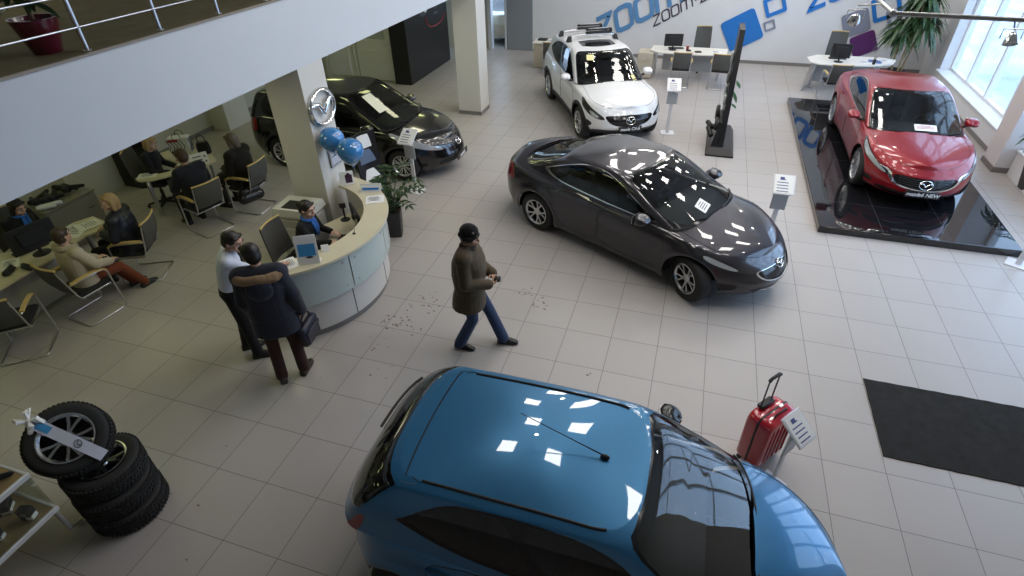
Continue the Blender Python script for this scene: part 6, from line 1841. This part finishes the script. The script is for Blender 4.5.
b = MB(); b.loft([[(2.60,9.95,.02),(2.72,10.62,.02),(2.76,10.62,.02),(2.64,9.95,.02)],[(2.80,9.95,.71),(2.82,10.62,.71),(2.86,10.62,.71),(2.84,9.95,.71)]]); build('slanted_end', b, LG, t)
monitor('black monitor on the corner desk seen from behind',(3.32,10.10,.741),math.radians(-6),.46,.34)
keyboard('black keyboard on the corner desk',(3.34,10.42,.741),PI)
paper('white papers beside the corner desk monitor',(3.95,10.2,.741),.5,.3,.34); paper('blue and white brochures on the corner desk',(4.20,10.32,.741),-.3,.32,.3,mt=mat('brochure blue',(.10,.16,.38),.5))
paper('white brochure at the far end of the corner desk',(4.45,10.46,.741),.4,.26,.3)
b = MB(); b.lathe([(.036,0),(.04,.11),(.034,.11),(.030,.01)],16,closed=True)
for a in range(5): b.tube([(.01*math.cos(a),.01*math.sin(a),.02),(.03*math.cos(a*1.3),.03*math.sin(a*1.3),.19)],.004,5)
o = build('pen_cup', b, PLB); o.location=(4.12,10.05,.741); tag(o,'pen cup on the corner desk','pen cup')
office_chair('grey swivel chair behind the corner desk monitor',(3.42,11.10,0),PI,'office swivel chairs',1.20)
visitor_chair('visitor chair before the corner desk beside the stage',(3.22,9.36,0),math.radians(5),CH)
c = thing('side_table','beige side cabinet with papers behind the white car','cabinet',(-4.55,10.72,0))
b = MB(); b.box((0,0,.36),(.72,.52,.70),.008); build('cabinet_body', b, mat('beige laminate',(.48,.43,.34),.5), c); b = MB(); b.box((0,0,.72),(.80,.62,.028),.006); build('cabinet_top', b, DWHITE, c)
b = MB(); b.box((-.0,-.262,.36),(.34,.012,.6),.003); dd = build('door', b, mat('beige laminate',(.48,.43,.34),.5), c); b = MB(); b.box((.12,-.272,.45),(.015,.012,.1)); build('handle', b, M_alu, dd)
paper('papers on the beige side cabinet',(-4.45,10.70,.735),.2,.34,.28); b = MB(); b.box((0,0,.02),(.28,.22,.036),.006); o = build('ring_binder', b, PLB); o.location=(-4.72,10.80,.735); tag(o,'black binder on the beige side cabinet','binder')
visitor_chair('visitor chair between the side cabinet and the white car',(-4.25,10.05,0),math.radians(10),CH)

# ------------------------------------------------------------------ plants
def leaf(mb, p, d, up, L, w, droop=.3, n=6):
    d = Vector(d).normalized(); s = d.cross(Vector(up)); s = s.normalized() if s.length > 1e-3 else Vector((1,0,0)); u = s.cross(d)
    g = []
    for i in range(n+1):
        v = i/n; c = Vector(p)+d*L*v - Vector((0,0,1))*droop*L*v*v; hw = w*math.sin(PI*min(1,(v*.9+.08)))**.8
        g.append([tuple(c-s*hw+u*hw*.35), tuple(c), tuple(c+s*hw+u*hw*.35)])
    mb.sheet(g, .0015)
def square_pot(name, parent, w0, w1, h, m_):
    b = MB(); b.loft([rrect_z(w0,0),rrect_z(w1,h),rrect_z(w1-.04,h),rrect_z(w1-.05,h-.05)]); return build(name, b, m_, parent, smooth=30)
def rrect_z(w, z): return [(x,y,z) for x,y in rrect(w,w,.02,2)]
rnd = random.Random(3)
POT = mat('dark grey pot',(.030,.029,.030),.5); SOIL = mat('soil',(.03,.02,.013),.95)
t = thing('potted_plant','leafy green plant in a dark square pot beside the reception desk','plant',(-4.44,.34,0),.35)
square_pot('pot', t, .22,.28,.46, POT)
b = MB(); b.box((0,0,.41),(.23,.23,.02)); build('soil', b, SOIL, t)
for k in range(15):
    a = k*2.4+rnd.uniform(-.3,.3); r = rnd.uniform(.25,.58)*(.42 if math.cos(a+.35-math.radians(222)) > .1 else 1); h = rnd.uniform(.30,.62)
    pts = [Vector((.05*math.cos(a),.05*math.sin(a),.41))]
    for i in range(1,8):
        v = i/7; pts.append(Vector((math.cos(a)*(.05+r*v**1.4), math.sin(a)*(.05+r*v**1.4), .41+h*math.sin(v*1.75))))
    st_ = MB(); st_.tube(pts,[.010-.001*i for i in range(8)],6); s_ = build('stem', st_, mat('stem green',(.05,.09,.03),.5), t, smooth=60)
    lf_ = MB()
    for i in range(1,8):
        d = (pts[i]-pts[i-1]).normalized()
        for s in (-1,1): leaf(lf_, pts[i], d*.6+Vector((-math.sin(a)*s,math.cos(a)*s,.25)), (0,0,1), rnd.uniform(.10,.15), .024)
    leaf(lf_, pts[-1], d, (0,0,1), .12,.022)
    build('leaves', lf_, mat('dark leaf',(.022,.055,.018),.32), s_, smooth=60)
t = thing('potted_plant','tall dracaena with cane trunks in the back corner by the window','plant',(5.0,11.25,0))
b = MB(); b.lathe([(.0,0),(.17,0),(.21,.36),(.185,.36),(.17,.30)],24); build('pot', b, POT, t); b = MB(); b.lathe([(0,.31),(.18,.31)],20,cap1=False); build('soil', b, SOIL, t)
for k,(dx,dy,h) in enumerate(((-.10,.02,1.45),(.06,.06,1.85),(.02,-.08,2.25),(.12,-.02,1.65))):
    b = MB(); b.tube([(dx,dy,.3),(dx*1.5,dy*1.5,h*.6),(dx*2.0,dy*2.2,h)],[.030,.028,.026],8); cn = build('cane', b, mat('cane bark',(.30,.23,.13),.8), t, smooth=60)
    lf_ = MB(); top = Vector((dx*2.0,dy*2.2,h))
    for i in range(58):
        a = i*2.399; e = rnd.uniform(-.5,1.15); L = rnd.uniform(.5,.72)
        leaf(lf_, top+Vector((0,0,-.35*(i/58)+.08)), (math.cos(a)*math.cos(e),math.sin(a)*math.cos(e),math.sin(e)), (0,0,1), L, .048, .8, 7)
    build('leaves', lf_, mat('dracaena leaf',(.035,.075,.028),.3), cn, smooth=60)
t = thing('potted_plant','palm in a dark tapered pot at the foot of the window column','plant',(6.02,4.80,0),.1)
square_pot('pot', t, .34,.46,.46, POT); b = MB(); b.box((0,0,.41),(.38,.38,.02)); build('soil', b, SOIL, t)
for k in range(11):
    a = k*2*PI/11+.2; lf_ = MB(); L = rnd.uniform(.55,.70); pts = [Vector((math.cos(a)*L*v**1.2*.75, math.sin(a)*L*v**1.2*.75, .42+L*1.1*math.sin(v*2.0)*.8)) for v in np.linspace(0,1,9)]
    lf_.tube(pts,[.008]*9,5)
    for i in range(2,9):
        d = (pts[i]-pts[i-1]).normalized()
        for s in (-1,1): leaf(lf_, pts[i], d*.7+Vector((-math.sin(a)*s,math.cos(a)*s,.0)), (0,0,1), .30*(1-.4*abs(i-5)/4), .018,.35)
    build('frond', lf_, mat('palm leaf',(.03,.085,.028),.35), t, smooth=60)
# ---- mezzanine rail and its plant
t = thing('balcony_railing','slim steel balcony railing on the edge of the mezzanine','railing',(-5.12,0,MZ))
for k in range(-6,10):
    y = -2.96+.80*k
    b = MB(); b.tube([(0,y,.0),(0,y,1.0)],.019,10); b.M = Matrix.Translation((0,y,0)); b.lathe([(.035,0),(.035,.008),(.02,.012)],14); build('post', b, M_alu, t, smooth=60)
for z,r in ((.19,.008),(.42,.008),(.65,.008),(1.0,.022)):
    b = MB(); b.tube([(.022 if z < .9 else 0,-7.8,z),(.022 if z < .9 else 0,4.3,z)],r,8); build('rail', b, M_alu, t, smooth=60)
t = thing('potted_plant','plant in a tapered burgundy pot behind the balcony railing','plant',(-5.42,-3.08,MZ)); t.scale = (.86,.86,.68)
b = MB(); b.lathe([(0,0),(.125,0),(.13,.01),(.205,.37),(.21,.40),(.195,.40),(.18,.33)],36); build('pot', b, mat('burgundy glaze',(.10,.008,.022),.2,coat=1), t, smooth=40)
b = MB(); b.lathe([(0,.34),(.185,.34)],24,cap1=False); build('soil', b, SOIL, t)
b = MB(); b.tube([(0,0,.38),(-.02,.0,.60),(-.03,.02,.80)],[.022,.018,.015],8); b.tube([(-.015,0,.5),(-.08,-.05,.72),(-.12,-.1,.8)],[.014,.012,.01],8); stem = build('stem', b, mat('brown stem',(.10,.07,.04),.8), t, smooth=60)
lf_ = MB()
for i in range(46):
    a = i*2.399; e = rnd.uniform(-.2,1.0)
    leaf(lf_, (-.03+.05*math.cos(a),.02+.05*math.sin(a),.55+.3*(i/46)), (math.cos(a)*math.cos(e),math.sin(a)*math.cos(e),math.sin(e)), (0,0,1), rnd.uniform(.22,.34), .042, .5)
build('leaves', lf_, mat('ficus leaf',(.018,.04,.016),.35), stem, smooth=60)

# ------------------------------------------------------------------ hanging spotlight rail
t = thing('spotlight_rail','grey spotlight rail hanging near the window with small reflector lamps','spotlight rail',(0,0,0))
RZ = 4.0
SILV = mat('satin grey metal',(.42,.42,.42),.35,.8)
b = MB(); b.tube([(1.08,-1.35,RZ),(1.075,-2.10,RZ)],.014,10); b.tube([(1.075,-2.13,RZ),(3.4,-2.36,RZ)],.014,10); b.ball((1.075,-2.12,RZ),.024,10,8); build('rail', b, SILV, t, smooth=60)
for (x,y) in ((1.08,-1.5),(1.5,-2.17),(2.9,-2.31)):
    b = MB(); b.tube([(x,y,RZ+.02),(x,y,CEIL)],.003,5); build('suspension_wire', b, M_alu, t)
LAMPM = mat('lamp chrome',(.7,.7,.68),.15,1.0); BULB = mat('bulb',(.9,.9,.85),.4,emit=(1,.95,.85),estr=4)
for (x,y,dx,dy,tx) in ((.93,-1.78,-.03,-.05,.9),(1.73,-2.24,.0,-.10,-.5),(2.5,-2.3,0,-.1,.4)):
    b = MB(); b.M = Matrix.Translation((x,y-.02,RZ-.10)) @ Matrix.Rotation(tx,4,'X') @ Matrix.Scale(.6,4); b.lathe([(.0,.075),(.02,.07),(.045,.04),(.066,-.03),(.070,-.05),(.062,-.05),(.04,.02),(0,.05)],20); lm = build('lamp_head', b, LAMPM, t, smooth=60)
    b = MB(); b.M = Matrix.Translation((x,y-.02,RZ-.10)) @ Matrix.Rotation(tx,4,'X') @ Matrix.Scale(.6,4); b.ball((0,0,.0),(.018,.018,.03),10,6); build('bulb', b, BULB, lm)
    b = MB(); b.tube([(x if x > 1 else 1.078,y+.05 if x > 1 else -1.80,RZ),(x,y+.03,RZ-.02),(x,y,RZ-.05)],.005,6); b.tube([(x-.055,y,RZ-.10),(x-.055,y,RZ-.045),(x+.055,y,RZ-.045),(x+.055,y,RZ-.10)],.004,6); build('lamp_arm', b, SILV, t)
# ------------------------------------------------------------------ soil trodden on the tiles
b = MB(); rd = random.Random(11)
for (cx,cy,sp,n) in ((-3.34,-1.75,.30,46),(-3.15,-1.25,.22,26),(-1.92,-.62,.16,20),(-1.62,-.80,.2,14),(-2.6,-.95,.5,10),(-3.3,-2.6,.5,5),(-.75,-1.95,.06,3),(-3.85,-4.9,.8,5),(-3.4,-2.25,.15,4)):
    for i in range(n):
        x, y = cx+rd.gauss(0,sp*.45), cy+rd.gauss(0,sp*.45); r = rd.uniform(.003,.016); a0 = rd.uniform(0,6)
        b.prism([(x+r*rd.uniform(.5,1)*math.cos(a0+k*1.05)*1.6, y+r*rd.uniform(.5,1)*math.sin(a0+k*1.05)) for k in range(6)], .0005, .0035)
o = build('dirt', b, mat('dry mud',(.25,.20,.155),.9)); tag(o,'crumbs of dried mud trodden onto the tiles','dirt',kind='stuff')
# ------------------------------------------------------------------ beyond the glass and the back opening
r,_,_ = make_car('car','pale cream saloon in the garage beyond the grey steel door',(-6.9,15.0,0),math.radians(100),spec_sedan(),paint('cream paint',(.50,.48,.40),metal=.1),group='cars beyond the hall')
r,_,_ = make_car('car','blue grey car parked outside in the snow beyond the window',(9.6,11.6,-.2),math.radians(70),spec_van(),paint('blue grey paint',(.16,.22,.32),metal=.3),group='cars beyond the hall')
sb = MB()
for (x,y,rx,ry,rz) in ((7.3,8.0,.6,1.0,.35),(8.6,6.0,.9,1.1,.4),(7.4,15.8,.8,1.2,.45),(12.6,16.5,2,2,.7)): sb.ball((x,y,-.2),(rx,ry,rz),20,12)
o = build('snow', sb, mat('snow',(.80,.84,.90),.8,bump=(3,.6)), smooth=80); tag(o,'heaps of snow outside the window','snow',kind='stuff')
# ------------------------------------------------------------------ light
def area(name, loc, size, power, col, rot=(0,0,0), shape='SQUARE', size_y=None):
    l = bpy.data.lights.new(name,'AREA'); l.energy = power; l.color = col; l.shape = shape; l.size = size
    if size_y: l.size_y = size_y
    o = bpy.data.objects.new(name,l); COL.objects.link(o); o.location = loc; o.rotation_euler = rot
    return o
for i in range(4):
    for j in range(8):
        x = -2.3+1.8*i + (.25 if j%2 else -.25); y = -1.2+1.8*j
        area('ceiling_light', (x,y,CEIL-.01), .6, 13.5, (1.0,.95,.89))
        if (i+j)%2 == 0: area('ceiling_spot', (x+.9,y+.9,CEIL-.01), .16, 3, (1.0,.95,.86), shape='DISK')
for x in (-9.6,-6.6):
    for y in (-6,-3.3,-.8,1.9,4.6,7.0,9.8):
        area('office_light', (x,y,SOF-.01), .5, 2.9, (.95,1.0,.44))
for y in (-1.9,4.5): area('office_light', (-5.5,y,SOF-.01), .5, 4.0, (1.0,.96,.66))
for y in (-7,-2,4,10): area('mezzanine_light', (-8.5,y,5.9), .6, 10, (1.0,.96,.66))
w = bpy.data.worlds.new('winter sky'); SC.world = w; w.use_nodes = True
bg = w.node_tree.nodes['Background']; bg.inputs[0].default_value = (.50,.70,1.0,1); bg.inputs[1].default_value = 3.0
sn = MB(); sn.box((26.5,2,-.25),(40,80,.1)); struct('ground', sn, mat('snowy ground',(.55,.58,.64),.8,noise=(.5,.35)))
SC.view_settings.view_transform = 'Standard'; SC.view_settings.look = 'None'; SC.view_settings.gamma = 1
SC.view_settings.use_curve_mapping = False
SC.view_settings.exposure = 0.73
SC.cycles.use_denoising = True
SC.cycles.max_bounces = 8; SC.cycles.diffuse_bounces = 4; SC.cycles.glossy_bounces = 4; SC.cycles.transparent_max_bounces = 12
SC.cycles.sample_clamp_indirect = 6
